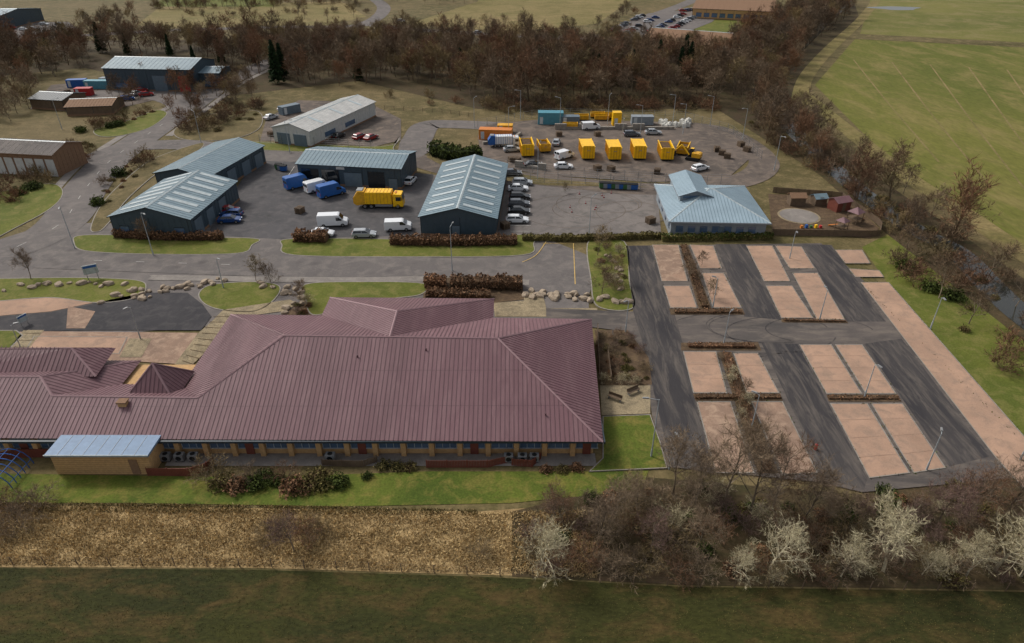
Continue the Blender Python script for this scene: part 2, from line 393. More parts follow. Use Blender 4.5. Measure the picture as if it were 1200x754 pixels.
sheet('rough_field',[(480,28),(560,2),(560,-60),(760,-60),(740,0),(700,28),(600,38)],.03,m_tanf)
sheet('rough_field',[(160,30),(190,6),(400,2),(430,20),(380,30),(250,34)],.03,m_tanf)
sheet('distant_lawn',[(800,44),(835,14),(890,18),(870,34),(845,50)],.03,m_lawn)
sheet('distant_lawn',[(180,8),(200,-10),(330,-10),(320,8)],.035,m_lawn)
sheet('woodland_floor',[(-400,125),(-400,52),(560,44),(900,34),(1000,0),(1010,30),(940,90),(940,130),(1000,190),(1120,270),(1260,370),(1200,400),(1110,340),(1040,275),(960,205),(890,160),(840,128),(700,128),(560,128),(420,95),(250,115),(190,100),(100,80)],.02,m_wood)
ribbon('farm_track',[(935,128),(945,90),(975,55),(1010,22),(1035,-10)],5,.06,m_tanf)
ribbon('farm_track',[(940,110),(990,150),(1060,205),(1130,250),(1210,305),(1300,360)],5,.055,m_tanf)
ribbon('river',[(1000,-5),(905,90),(905,125),(985,205),(1060,262),(1120,295),(1160,335),(1200,372),(1280,430)],5,.07,m_water)
ribbon('grass_line',[(990,45),(1100,50),(1210,53)],3,.065,m_scrub)
for k in range(5):
    ribbon('tractor_track',[(1000+k*45,70+k*3),(1040+k*50,120+k*12),(1100+k*55,190+k*22)],.5,.04+.002*k,m_tanf)
mb=MB();
c0=G(1050,10)
mb.face([(c0.x+14*math.cos(a)*(1+.3*math.sin(3*a)),c0.y+9*math.sin(a),.07) for a in np.linspace(0,6.2,24)],m_water); put('flood_puddle',mb.mesh('puddle','raw'))
# roads & hard surfaces
sheet('industrial_estate_asphalt',[(-60,398),(-60,300),(60,262),(105,262),(250,262),(300,190),(345,190),(470,200),(500,205),(595,210),(770,222),(775,276),(640,280),(690,300),(690,372),(640,380),(300,378),(100,395)],.06,m_road)
sheet('service_yard_asphalt',[(243,276),(250,262),(300,186),(345,188),(472,202),(508,205),(495,276),(330,281)],.08,m_asph)
sheet('staff_car_park',[(588,214),(640,216),(765,226),(772,276),(590,276)],.08,m_conc)
road1=[(-120,330),(20,290),(72,262),(98,225),(128,190),(170,160),(218,128),(262,98),(305,78),(330,68)]
ribbon('footpath',road1[3:8],2,.075,m_path,off=6.2)
ribbon('footpath',road1[5:9],2,.074,m_path,off=-6.2)
ribbon('road',road1,9.5,.09,m_road)
ribbon('road',[(60,300),(130,303),(300,309),(480,316),(620,324),(695,332)],9.5,.1,m_road)
ribbon('footpath',[(176,326),(300,328),(420,329),(500,328),(620,332)],1.8,.125,m_path)
ribbon('kerb_line',[(176,324),(300,325.5),(420,326.5),(500,325.5),(620,329.5)],.16,.14,m_kerb)
ribbon('road',[(0,196),(60,192),(110,186),(150,172)],9,.085,m_road)
ribbon('road',[(155,172),(215,170),(290,180),(350,184),(470,183),(488,165),(500,148),(530,146),(620,150)],8,.088,m_road)
ribbon('road',[(480,184),(530,200),(640,212),(760,222),(860,214),(895,195),(880,172),(840,152),(780,146)],7,.087,m_depot)
ribbon('road',[(170,108),(205,118),(225,130)],9,.082,m_road)
ribbon('road',[(90,130),(140,105),(200,104),(240,118)],10,.081,m_road)
ribbon('road',[(-60,50),(60,44),(200,36),(330,32),(420,30),(450,10),(430,-6)],8,.08,m_road)
ribbon('road',[(420,28),(500,36),(600,42),(700,44),(745,26),(800,6),(830,-8)],8,.078,m_road)
sheet('distant_car_park',[(700,42),(760,16),(850,8),(835,26),(790,44),(740,50)],.1,m_road)
sheet('distant_car_park',[(-30,50),(-30,28),(80,26),(90,34),(40,48)],.1,m_road)
sheet('depot_yard',[(560,160),(570,146),(640,140),(800,144),(850,160),(880,185),(850,212),(760,214),(640,206),(565,194)],.095,m_depot)
sheet('car_sales_yard',[(305,165),(312,140),(350,118),(430,120),(470,140),(470,165),(440,172)],.093,m_depot)
sheet('builders_yard',[(35,128),(60,100),(140,92),(190,98),(180,118),(120,132)],.07,m_depot)
dashes('centre_line',[(20,290),(72,262),(98,225),(128,190),(170,160),(218,128)],.1,2,5,.12)
dashes('centre_line',[(110,306),(300,312)],.1,1.5,6,.13)
# junction markings
mb=MB(); ribbonP(world([(636,286),(672,286),(674,334)],False,False),.13,.13,m_yellowl,mb); ribbonP(world([(640,284),(628,300),(612,308)],True,False),.13,.13,m_yellowl,mb); put('yellow_lines',mb.mesh('yl','raw'))
# yard bay markings
mb=MB()
for i in range(9):
    ribbonP([G(598+0*i,219+i*6.6),G(622,219+i*6.6)],.12,.12,m_white,mb)
for i in range(6):
    ribbonP([G(345+i*20,196+i*1.4),G(337+i*20,208+i*1.4)],.12,.12,m_white,mb)
put('bay_markings',mb.mesh('bm','raw'))
# kerbed islands
island('grass_verge',[(86,284),(92,277),(130,276),(200,279),(298,280),(296,288),(278,298),(180,299),(100,295)],m_lawn)
island('grass_verge',[(330,288),(336,281),(400,280),(500,281),(600,276),(626,276),(626,286),(612,300),(480,302),(345,300)],m_lawn)
island('grass_verge',[(-60,240),(20,222),(60,216),(74,224),(66,240),(30,262),(-60,300)],m_lawn)
island('grass_verge',[(106,268),(122,236),(160,200),(186,184),(236,168),(232,178),(190,200),(152,232),(128,262),(116,272)],m_scrub)
island('grass_verge',[(112,152),(150,142),(182,130),(196,134),(176,150),(140,160),(116,160)],m_lawn)
island('grass_verge',[(282,166),(330,168),(450,172),(468,160),(462,172),(448,180),(340,178),(284,174)],m_lawn)
island('grass_verge',[(205,152),(240,136),(300,130),(305,150),(270,164),(215,164)],m_scrub)
island('grass_verge',[(690,282),(732,284),(738,330),(742,362),(700,360),(692,330)],m_lawn)
sheet('verge_scrub',[(500,185),(510,160),(560,162),(566,196),(640,210),(760,220),(640,218),(540,206)],.11,m_scrub)
island('grass_island',[(-60,326),(0,327),(90,326),(160,329),(172,338),(160,350),(115,356),(60,350),(0,354),(-60,360)],m_lawn)
island('grass_island',[(233,344),(250,334),(300,331),(328,336),(322,352),(298,366),(258,364),(238,356)],m_lawn)
island('grass_island',[(358,334),(420,331),(497,333),(494,346),(455,352),(400,364),(366,370),(358,352)],m_lawn,h=.15)
# forecourt
sheet('forecourt_paving',[(-60,352),(0,353),(110,347),(118,354),(60,366),(-60,376)],.12,m_pink)
sheet('forecourt_road',[(-60,376),(0,372),(60,367),(115,356),(130,352),(170,344),(220,344),(238,358),(248,372),(236,388),(98,388),(-60,392)],.13,m_dark)
sheet('forecourt_paving',[(20,389),(232,391),(216,428),(150,424),(-10,424)],.12,m_pinkd)
panel('forecourt_bay',[(40,395),(150,396),(140,416),(28,415)],.14,m_pink)
sheet('drop_off_apron',[(80,360),(112,366),(100,386),(78,386)],.15,m_pinkd)
sheet('slab_path',[(262,364),(340,352),(350,358),(330,366),(285,372),(222,432),(205,428),(232,392),(248,378)],.14,m_slab)
sheet('slab_path',[(28,388),(52,388),(22,424),(0,424)],.15,m_slab)
sheet('slab_path',[(152,398),(178,398),(166,420),(140,420)],.15,m_slab)
mb=MB()
for i in range(9):
    t=i/8; ribbonP([G(250-36*t,372+52*t),G(284-58*t+6,372+58*t)],.12,.17,m_soil,mb)
for i in range(4):
    ribbonP([G(30-7*i,392+8*i),G(48-7*i,392+8*i)],.1,.175,m_soil,mb)
put('paving_joints',mb.mesh('pj','raw'))
island('grass_verge',[(-60,388),(20,388),(28,394),(6,416),(-60,430)],m_lawn,smooth=False,h=.16)
sheet('planting_bed',[(330,372),(365,345),(380,372),(380,380),(330,380)],.12,m_soil)
sheet('planting_bed',[(496,326),(612,324),(614,352),(578,356),(496,350)],.13,m_soil)
sheet('slab_path',[(612,344),(636,344),(640,362),(700,362),(700,372),(580,372),(578,356),(614,353)],.115,m_slab)
# ---------- visitor car park
sheet('car_park_cross_road',[(640,362),(735,366),(760,366),(733,289),(962,286),(1012,330),(1045,375),(1200,540),(1200,560),(1010,578),(960,566),(780,548),(764,488),(756,430),(722,388),(690,384),(640,378)],.13,m_cross)
sheet('car_park_lane',[(734,289),(762,289),(790,368),(800,403),(800,413),(836,556),(786,546),(764,452),(752,400),(742,366)],.14,m_lane)
sheet('car_park_lane',[(838,287),(873,287),(916,376),(872,372)],.14,m_lane)
sheet('car_park_lane',[(940,287),(974,288),(1038,378),(992,378)],.14,m_lane)
sheet('car_park_lane',[(892,403),(934,404),(1016,562),(1012,575),(966,562)],.14,m_lane)
sheet('car_park_lane',[(1012,404),(1056,398),(1160,536),(1112,548)],.14,m_lane)
bays=[[(764,288),(795,288),(806,331),(775,331)],[(777,336),(808,336),(817,362),(785,362)],
[(808,288),(836,289),(846,316),(820,316)],[(822,321),(848,321),(869,362),(835,362)],
[(874,289),(905,289),(926,331),(895,331)],[(897,336),(928,336),(953,374),(915,374)],
[(908,289),(939,290),(955,316),(925,316)],[(928,321),(958,321),(990,376),(957,376)],
[(800,413),(839,413),(852,462),(812,462)],[(816,472),(856,472),(884,556),(838,556)],
[(859,415),(888,415),(913,462),(874,462)],[(880,472),(917,472),(958,556),(916,558)],
[(936,405),(974,405),(1010,463),(968,463)],[(978,405),(1010,405),(1050,463),(1014,463)],
[(972,474),(1016,474),(1066,556),(1018,562)],[(1020,474),(1057,474),(1108,550),(1070,556)],
[(978,294),(1010,294),(1020,310),(990,310)],[(994,316),(1030,318),(1036,326),(1002,326)],
[(1008,332),(1041,332),(1200,513),(1290,610),(1240,620),(1166,538)]]
for i,b in enumerate(bays): panel('parking_bay_paving',b,.17,m_pink if i not in(0,9,11) else m_pinkd)
for b in [[(797,288),(806,288),(834,364),(819,364)],[(842,414),(857,414),(912,556),(888,556)],[(798,403),(888,402),(892,412),(798,412)],[(784,363),(870,363),(873,370),(786,370)],[(812,463),(914,463),(917,471),(815,471)],[(915,375),(992,377),(994,380),(916,379)],[(968,464),(1051,464),(1056,472),(971,472)]]:
    sheet('planting_bed',b,.165,m_soil)
sheet('planting_bed',[(697,388),(735,388),(760,420),(764,452),(703,453)],.15,m_soil)
sheet('patio',[(703,453),(762,453),(762,486),(705,488)],.16,m_slab)
island('grass_lawn',[(706,489),(762,487),(774,520),(782,550),(690,554),(706,538)],m_lawn2,h=.18,smooth=False,kw=.12)
# bay division lines
mb=MB()
for b in bays[:16]:
    P=[G(*p) for p in b]; L=((P[3]-P[0]).length+(P[2]-P[1]).length)/2; n=max(2,int(L/2.5))
    for i in range(1,n):
        t=i/n; ribbonP([P[0].lerp(P[3],t),P[1].lerp(P[2],t)],.06,.185,m_pinkd,mb)
put('bay_dividers',mb.mesh('bd','raw'))
# weeds in the paving joints along bay edges
wd_=[]
for b in bays:
    P=[G(*p) for p in b]
    for i in range(4):
        a,c=P[i],P[(i+1)%4]; n=int((c-a).length*3)
        for k in range(n):
            if random.random()<.55: q=a.lerp(c,random.random()); wd_.append((q.x+random.gauss(0,.1),q.y+random.gauss(0,.1),.2))
T,mi=leaves(np.array(wd_),.1,None,R,.5); put('paving_weeds',tri_mesh('weeds',T,mi,[f_olive,f_grn]))
# tyre scuffs
tm=MB()
for (u,v,r,a0,a1) in [(900,385,5,0,5),(905,384,5.6,0.4,4.4),(935,392,6,1,5),(880,390,7,2,6),(960,388,4.5,0,4),(830,392,8,3,5.5)]:
    c=G(u,v); ribbonP([Vector((c.x+r*1.7*math.cos(a),c.y+r*.8*math.sin(a),0)) for a in np.linspace(a0,a1,26)],.14,.155,m_lane,tm)
put('tyre_marks',tm.mesh('tm','raw'))
tm=MB()
for (u,v,r) in [(700,240,6),(690,246,5.2),(715,238,4.6),(668,248,7),(740,250,5)]:
    c=G(u,v); ribbonP([Vector((c.x+r*1.4*math.cos(a),c.y+r*1.2*math.sin(a),0)) for a in np.linspace(r,r+5,26)],.16,.1,m_depot,tm)
put('tyre_marks',tm.mesh('tm','raw'))
# ---------------------------------------------------------------- ribbed roofs
def ribs(mb,poly,down,sp,w,h,mat):
    poly=[Vector(p) for p in poly]; n=(poly[1]-poly[0]).cross(poly[2]-poly[0])
    if n.length<1e-6: n=(poly[2]-poly[0]).cross(poly[3]-poly[0])
    n.normalize(); 
    if n.z<0: n=-n
    p0=poly[0]; zz=lambda x,y:p0.z-((x-p0.x)*n.x+(y-p0.y)*n.y)/n.z
    d=Vector(down).normalized(); e=Vector((-d.y,d.x)); S=[p.to_2d().dot(e) for p in poly]
    s=math.ceil(min(S)/sp)*sp+sp*.37
    while s<max(S):
        T=[]
        for i in range(len(poly)):
            a=poly[i].to_2d();b=poly[(i+1)%len(poly)].to_2d(); sa=a.dot(e);sb=b.dot(e)
            if (sa>s)!=(sb>s): T.append((a+(b-a)*((s-sa)/(sb-sa))).dot(d))
        T.sort()
        for k in range(0,len(T)-1,2):
            if T[k+1]-T[k]<.2: continue
            q=[]
            for t in (T[k],T[k+1]):
                for o in (-w/2,w/2):
                    x=e.x*(s+o)+d.x*t; y=e.y*(s+o)+d.y*t; q.append((x,y,zz(x,y)))
            a,b,c,dd=q; up=lambda p:(p[0],p[1],p[2]+h)
            mb.face([up(a),up(b),up(dd),up(c)],mat); mb.face([a,up(a),up(c),c],mat); mb.face([b,dd,up(dd),up(b)],mat)
        s+=sp
def cap(mb,a,b,w=.35,h=.09,mat=None):
    mat=mat or m_roofc
    a=Vector(a);b=Vector(b);d=(b-a).normalized(); s=Vector((-d.y,d.x,0)).normalized()*w/2
    u=Vector((0,0,h)); dn=Vector((0,0,-w*.18))
    mb.face([a-s+dn+u*.6,b-s+dn+u*.6,b+u,a+u],mat); mb.face([a+u,b+u,b+s+dn+u*.6,a+s+dn+u*.6],mat)
# ---------------------------------------------------------------- main building
E0=2.8; sl=.39
yf=lambda x:56.0+(9.6-x)*.0095
zf=lambda x,y:E0+sl*(y-yf(x))
def fp(x,y): return Vector((x,y,zf(x,y)))
FR=fp(9.8,yf(9.8)); FL=fp(-110,yf(-110)); BRt=Vector((11.1,81.6,E0)); BL=Vector((-39.7,82.9,E0))
RR=fp(-1.7,68.9); RL=fp(-27.4,69.4); H1=fp(-35.4,61.3); L1=fp(-52,61.6); AP=fp(-54.4,64.0); WL=fp(-110,64.4)
main=empty('maroon_roofed_office_building')
roofF=[([FR,RR,RL,H1,L1,AP,WL,FL],(0,-1)),([FR,BRt,RR],(1,0)),([BRt,BL,RL,RR],(0,1)),
([BL,(-39.7,66.2,E0),H1,RL],(-1,0)),([H1,(-39.7,66.2,E0),(-47,66.4,E0),L1],(0,1)),
([AP,L1,(-47,66.4,E0),(-47,71.4,E0)],(1,0)),([AP,(-47,71.4,E0),(-110,71.8,E0),WL],(0,1)),
([(-14.7,69.1,RR.z+.02),(-14.7,75.3,RR.z+.02),(-2.6,87.4,E0),(-2.6,82,E0)],(1,0)),
([(-14.7,69.1,RR.z+.02),(-14.7,75.3,RR.z+.02),(-26.8,87.8,E0),(-26.8,82.5,E0)],(-1,0)),
([(-14.7,75.3,RR.z+.02),(-2.6,87.4,E0),(-26.8,87.8,E0)],(0,1))]
mb=MB()
for P,dn in roofF:
    mb.face(P,m_roof); ribs(mb,P,dn,.5,.065,.045,m_roofr)
# pyramid lantern and dormer
px_,py_=-41.8,65.2
A=(px_,py_,6.7); c=[(px_-3,py_-3,3.4),(px_+3,py_-3,3.4),(px_+3,py_+3,3.4),(px_-3,py_+3,3.4)]
for i,dn in enumerate([(0,-1),(1,0),(0,1),(-1,0)]):
    P=[c[i],c[(i+1)%4],A]; mb.face(P,m_roof); ribs(mb,P,dn,.5,.065,.05,m_roofr); cap(mb,c[i],A,.25)
# cross-hip breaking the wing's rear slope
P=[(-68,64.6,5.2),(-49.5,66.0,4.2),(-50.2,72.2,4.2),(-70,72.2,4.2)]
rid=[(-66,68.4,6.6),(-53.4,69.0,6.3)]
for poly,dn in [([P[0],P[1],rid[1],rid[0]],(0,-1)),([P[1],P[2],rid[1]],(1,0)),([P[2],P[3],rid[0],rid[1]],(0,1))]:
    mb.face(poly,m_roof); ribs(mb,poly,dn,.5,.065,.05,m_roofr)
cap(mb,rid[0],rid[1],.25); cap(mb,P[1],rid[1],.25)
for a,b in [(FR,RR),(RR,BRt),(RR,RL),(RL,H1),(RL,BL),(H1,L1),(AP,WL),((-14.7,69.1,RR.z),(-14.7,75.3,RR.z)),((-14.7,75.3,RR.z),(-2.6,87.4,E0)),((-14.7,75.3,RR.z),(-26.8,87.8,E0)),(AP,(-47,71.4,E0)),(AP,L1)]: cap(mb,a,b,.28)
# horizontal sheet laps
for yy in (60.2,64.6):
    for xa,xb in ((-33,5) if yy>62 else (-108,7),):
        n=40
        for i in range(n):
            x0=xa+(xb-xa)*i/n; x1=xa+(xb-xa)*(i+1)/n
            mb.face([(x0,yy,zf(x0,yy)+.012),(x1,yy,zf(x1,yy)+.012),(x1,yy+.05,zf(x1,yy+.05)+.012),(x0,yy+.05,zf(x0,yy+.05)+.012)],m_roofr)
mb.box((-110,yf(-40)-.38,E0-.32),(9.8,yf(-40)-.12,E0-.06),m_teald)
mb.box((9.9,56.0,E0-.3),(10.05,81.6,E0-.03),m_teald)
v=G(144,472,4.6); mb.box((v.x-.45,v.y-.35,3.5),(v.x+.45,v.y+.35,4.75),m_brick); mb.box((v.x-.55,v.y-.45,4.75),(v.x+.55,v.y+.45,4.88),m_brickd)
for u,vv in [(500,420),(640,470),(420,425)]:
    v=G(u,vv,6); mb.cyl((v.x,v.y,4),(v.x,v.y,zf(v.x,v.y)+.35),.09,.09,8,m_roofr)
put('roof',mb.mesh('roof','raw'),parent=main)
w=MB(); y0=yf(-40)+.75
w.box((-110,y0,0),(9.0,71,E0-.35),m_brick); w.box((-39.2,70,0),(9.6,81.2,E0-.35),m_brick); w.box((-26,80,0),(-3.2,86.8,E0-.35),m_brick)
w.box((-110,y0-.05,E0-.55),(9.0,y0+.05,E0-.36),m_frame)
x=-108; i=0
g=MB(); 
while x<8:
    g.box((x+.35,y0-.06,.95),(x+2.75,y0+.05,2.2),m_win)
    g.box((x+.3,y0-.12,.85),(x+2.8,y0+.03,.95),m_frame); g.box((x+.3,y0-.12,2.2),(x+2.8,y0+.03,2.3),m_frame)
    for k in (0,.8,1.6,2.33): g.box((x+.33+k,y0-.1,.95),(x+.40+k,y0+.02,2.2),m_frame)
    w.box((x-.3,y0-.5,0),(x+.25,y0+.02,2.44),m_brick)
    if i%4==1: g.box((x+1.1,y0-.14,0.05),(x+2.0,y0-.01,2.1),m_redwood)
    x+=3.1; i+=1
put('walls',w.mesh('walls'),parent=main); put('windows',g.mesh('windows'),parent=main)
a=G(190,552);b=G(700,552)
mb=MB(); mb.face([(a.x,y0-2.0,.07),(b.x,y0-2.0,.07),(b.x,y0,.07),(a.x,y0,.07)],m_path); put('footpath',mb.mesh('fp','raw'))
# timber fences in front
def board_fence(name,px,h,mat,step=2.2,z=0,boards=True,parent=None):
    P=resample(world(px,False,False),step)+[G(*px[-1])]; m=MB()
    for i in range(len(P)-1):
        a,b=P[i],P[i+1]; d=(b-a)
        if d.length<.1: continue
        dn=d.normalized(); s=Vector((-dn.y,dn.x,0))*.03
        m.cyl((a.x,a.y,z),(a.x,a.y,z+h+.1),.06,.05,6,mat)
        if boards:
            n=max(1,int(d.length/.16))
            for k in range(n):
                q=a+d*((k+.08)/n); r=a+d*((k+.92)/n); hh=h*random.uniform(.96,1.0)
                m.hexa([q-s,r-s,r+s,q+s]+[p+Vector((0,0,hh)) for p in (q-s,r-s,r+s,q+s)],mat)
        else:
            for zz in (.35,.7,1.05):
                if zz<h: m.hexa([a-s*.4+Vector((0,0,z+zz)),b-s*.4+Vector((0,0,z+zz)),b+s*.4+Vector((0,0,z+zz)),a+s*.4+Vector((0,0,z+zz)),a-s*.4+Vector((0,0,z+zz+.05)),b-s*.4+Vector((0,0,z+zz+.05)),b+s*.4+Vector((0,0,z+zz+.05)),a+s*.4+Vector((0,0,z+zz+.05))],mat)
    return put(name,m.mesh(name),parent=parent)
board_fence('timber_fence',[(500,548),(580,548),(602,540)],1.0,m_redwood)
board_fence('timber_fence',[(174,558),(236,558),(252,544)],1.1,m_redwood)
board_fence('timber_fence',[(0,540),(30,536),(62,536)],1.2,m_redwood)
board_fence('timber_fence',[(378,546),(440,548),(442,540)],.9,m_wood2)
board_fence('timber_fence',[(600,546),(632,548),(634,538)],1.0,m_redwood)
for k,(u,v) in enumerate([(196,540),(212,540),(228,540),(388,540),(596,541),(612,541),(626,541)]):
    m=MB(); m.box((-.5,-.35,.2),(.5,.35,1.0),m_metal); m.box((-.45,-.3,0),(-.3,.3,.2),m_black); m.box((.3,-.3,0),(.45,.3,.2),m_black)
    m.cyl((0,-.38,.6),(0,-.35,.6),.3,.3,16,m_glass); m.cyl((0,0,1.0),(0,0,1.05),.26,.26,14,m_black)
    put('air_conditioning_unit',m.mesh('ac'),G(u,v))
# flat roofed annexe
an=empty('brick_annexe'); a=G(65,556);b=G(182,557)
m=MB(); m.box((a.x+.3,a.y,0),(b.x-.2,y0-.1,2.75),m_brick); m.box((b.x-2.4,a.y-.05,.1),(b.x-1.5,a.y,2.1),m_brickd)
for k in range(9): m.box((a.x+.3,a.y-.012,.3+k*.28),(b.x-.2,a.y,.315+k*.28),m_brickd)
put('walls',m.mesh('aw'),parent=an)
m=MB(); m.box((a.x,a.y-.35,2.75),(b.x+.1,y0-.32,3.0),m_flat); m.box((a.x-.04,a.y-.42,2.9),(b.x+.14,a.y-.35,3.06),m_light)
for k in range(1,8):
    x=a.x+(b.x-a.x)*k/8; m.box((x-.02,a.y-.3,3.0),(x+.02,y0-.4,3.03),m_frame)
put('flat_roof',m.mesh('ar'),parent=an)
# cycle shelter (blue hoops)
m=MB(); c=G(5,558)
for k in range(6):
    y=c.y-1.8+k*.75
    pts=[Vector((c.x-2+2.0*(1-math.cos(t))*1.0, y, 2.1*math.sin(t))) for t in np.linspace(0,math.pi,9)]
    for i in range(8): m.cyl(pts[i],pts[i+1],.05,.05,6,m_blue)
for t in np.linspace(.3,2.84,5):
    x=c.x-2+2*(1-math.cos(t)); m.cyl((x,c.y-1.8,2.1*math.sin(t)),(x,c.y+1.95,2.1*math.sin(t)),.04,.04,6,m_blue)
put('cycle_shelter',m.mesh('cs'))
# ---------------------------------------------------------------- industrial sheds
def shed(name,NL,NR,BL,eh,rh,axis,roof=None,rib=None,wall=None,lights=(),front=(),right=(),left=(),ov=.35,sp=.9,caps=None,trim=None):
    """eave corners given on plan at height eh; features: (t0,t1,z0,z1,mat)"""
    roof=roof or m_troof; rib=rib or m_trib; wall=wall or m_teal; caps=caps or m_light; trim=trim or m_teald
    a=G(NL[0],NL[1],eh);b=G(NR[0],NR[1],eh);c=G(BL[0],BL[1],eh)
    d=(b-a).to_2d(); W=d.length; u=d.normalized(); n=Vector((-u.y,u.x)); D=abs((c-a).to_2d().dot(n))
    e=empty(name,(a.x,a.y,0),math.atan2(u.y,u.x)); m=MB()
    if axis=='y':
        m.loft([[(0,y,0),(W,y,0),(W,y,eh),(W/2,y,rh),(0,y,eh)] for y in (0,D)],wall)
    else:
        m.loft([[(x,0,0),(x,D,0),(x,D,eh),(x,D/2,rh),(x,0,eh)] for x in (0,W)],wall)
    m.box((-.04,-.04,0),(W+.04,D+.04,.5),m_brickd)
    # profiled sheet ribs and downpipes on the walls
    k=0
    while k*1.2<W: m.box((k*1.2,-.035,.5),(k*1.2+.12,0,eh-.05),trim if k%6==0 else wall); k+=1
    k=0
    while k*1.2<D: m.box((W,k*1.2,.5),(W+.035,k*1.2+.12,eh-.05),trim if k%6==0 else wall); k+=1
    put('walls',m.mesh('w'),parent=e)
    r=MB(); k=(rh-eh)/(W/2 if axis=='y' else D/2); o=.12
    if axis=='y':
        fs=[([(-ov,-ov,eh+o-k*ov),(W/2,-ov,rh+o),(W/2,D+ov,rh+o),(-ov,D+ov,eh+o-k*ov)],(-1,0)),([(W/2,-ov,rh+o),(W+ov,-ov,eh+o-k*ov),(W+ov,D+ov,eh+o-k*ov),(W/2,D+ov,rh+o)],(1,0))]
    else:
        fs=[([(-ov,-ov,eh+o-k*ov),(W+ov,-ov,eh+o-k*ov),(W+ov,D/2,rh+o),(-ov,D/2,rh+o)],(0,-1)),([(-ov,D/2,rh+o),(W+ov,D/2,rh+o),(W+ov,D+ov,eh+o-k*ov),(-ov,D+ov,eh+o-k*ov)],(0,1))]
    for P,dn in fs:
        r.hexa([(p[0],p[1],p[2]-.14) for p in P]+P,trim,roof); ribs(r,P,dn,sp,.08,.04,rib)
    if axis=='y':
        cap(r,(W/2,-ov,rh+o),(W/2,D+ov,rh+o),.5,.08,caps)
        for t in lights:
            y=t*D
            for sx in (0,1):
                x0,x1=(W*.06,W*.44) if sx==0 else (W*.56,W*.94)
                z=lambda x:rh+o-k*abs(x-W/2)+.06
                r.face([(x0,y,z(x0)),(x1,y,z(x1)),(x1,y+1.0,z(x1)),(x0,y+1.0,z(x0))],m_light)
    else:
        cap(r,(-ov,D/2,rh+o),(W+ov,D/2,rh+o),.5,.08,caps)
        for t in lights:
            x=t*W
            for (ya,yb) in ((D*.08,D*.42),(D*.58,D*.92)):
                z=lambda y:rh+o-k*abs(y-D/2)+.06
                r.face([(x,ya,z(ya)),(x+1.0,ya,z(ya)),(x+1.0,yb,z(yb)),(x,yb,z(yb))],m_light)
    put('roof',r.mesh('r','raw'),parent=e)
    f=MB()
    for t0,t1,z0,z1,mt in front:
        f.box((t0*W,-.08,z0),(t1*W,.02,z1),mt); f.box((t0*W-.08,-.12,z1),(t1*W+.08,.02,z1+.1),trim)
    for t0,t1,z0,z1,mt in right:
        f.box((W-.02,t0*D,z0),(W+.08,t1*D,z1),mt); f.box((W-.02,t0*D-.08,z1),(W+.12,t1*D+.08,z1+.1),trim)
    for t0,t1,z0,z1,mt in left:
        f.box((-.08,t0*D,z0),(.02,t1*D,z1),mt)
    if f.f: put('doors_and_windows',f.mesh('f'),parent=e)
    return e,W,D
doors=[(.06,.2,.1,3.2,m_door),(.3,.44,.1,3.2,m_door),(.56,.7,.1,3.2,m_door),(.8,.94,.1,3.2,m_door)]
shed('industrial_unit',(128,254),(222,257),(170,210),4.0,6.0,'y',lights=(.1,.24,.38,.52,.66,.8,.93),right=doors[:3],front=[(.1,.2,1.2,2.2,m_win),(.78,.9,1.2,2.2,m_win)])
shed('industrial_unit',(181,203),(243,208),(236,166),4.2,5.6,'y',right=doors,lights=())
shed('industrial_unit',(348,192),(469,198),(362,172),4.6,5.8,'x',front=[(.03,.2,.1,3.6,m_glass),(.23,.4,.1,3.6,m_glass),(.45,.62,.1,3.2,m_door),(.68,.84,.1,3.6,m_glass),(.88,.96,.1,2.3,m_door),(.38,.46,3.8,4.4,m_wwall)],lights=())
shed('industrial_unit',(492,254),(581,256),(511,191),3.8,5.6,'y',lights=(.05,.17,.29,.41,.53,.65,.77,.89),front=[(.42,.52,.1,2.2,m_door)],left=doors)
shed('white_roofed_warehouse',(319,149),(362,154),(362,112),4.2,5.6,'y',roof=m_wroof,rib=m_light,wall=m_wwall,lights=(.2,.5,.8),front=[(.1,.45,.1,3,m_door),(.55,.9,.1,3,m_door)],right=[(.2,.35,1,2.2,m_win),(.5,.65,1,2.2,m_win)],trim=m_light)
shed('blue_grey_warehouse',(120,80),(222,82),(135,68),7.0,9.0,'x',front=[(.55,.7,.1,5,m_door),(.84,.96,.1,5,m_reddoor),(.1,.3,1,2.5,m_win)],sp=1.5)
shed('blue_grey_warehouse',(208,86),(256,86),(214,78),5.0,6.0,'x',front=[(.02,.2,.1,4.2,m_reddoor),(.35,.5,.1,3.5,m_door),(.6,.9,1,2.4,m_win)],sp=1.5)
shed('trade_unit',(-60,176),(60,182),(-50,160),5.0,6.4,'x',roof=m_conc,rib=m_kerb,wall=m_brickd,trim=m_brickd,front=[(.02+.1*i,.10+.1*i,.1,4.0,m_wwall) for i in range(10)],sp=1.5)
shed('distant_office',(748,52),(846,60),(770,38),6,10,'x',roof=m_brickd,rib=m_brickd,wall=m_brick,sp=3,front=[(.05+.1*i,.12+.1*i,1,3,m_win) for i in range(9)])
shed('distant_office',(812,10),(906,14),(815,0),5,9,'x',roof=m_brickd,rib=m_brickd,wall=m_brick,sp=3,front=[(.05+.1*i,.12+.1*i,1,3,m_win) for i in range(9)])
shed('distant_office',(-60,22),(-8,22),(-60,10),6,8,'x',sp=3)
shed('timber_workshop',(34,116),(72,118),(38,106),3,4,'x',roof=m_teald,rib=m_teald,wall=m_wood2)
shed('timber_workshop',(76,126),(130,124),(84,116),2.6,3.6,'x',roof=m_brickd,rib=m_brickd,wall=m_wood2)
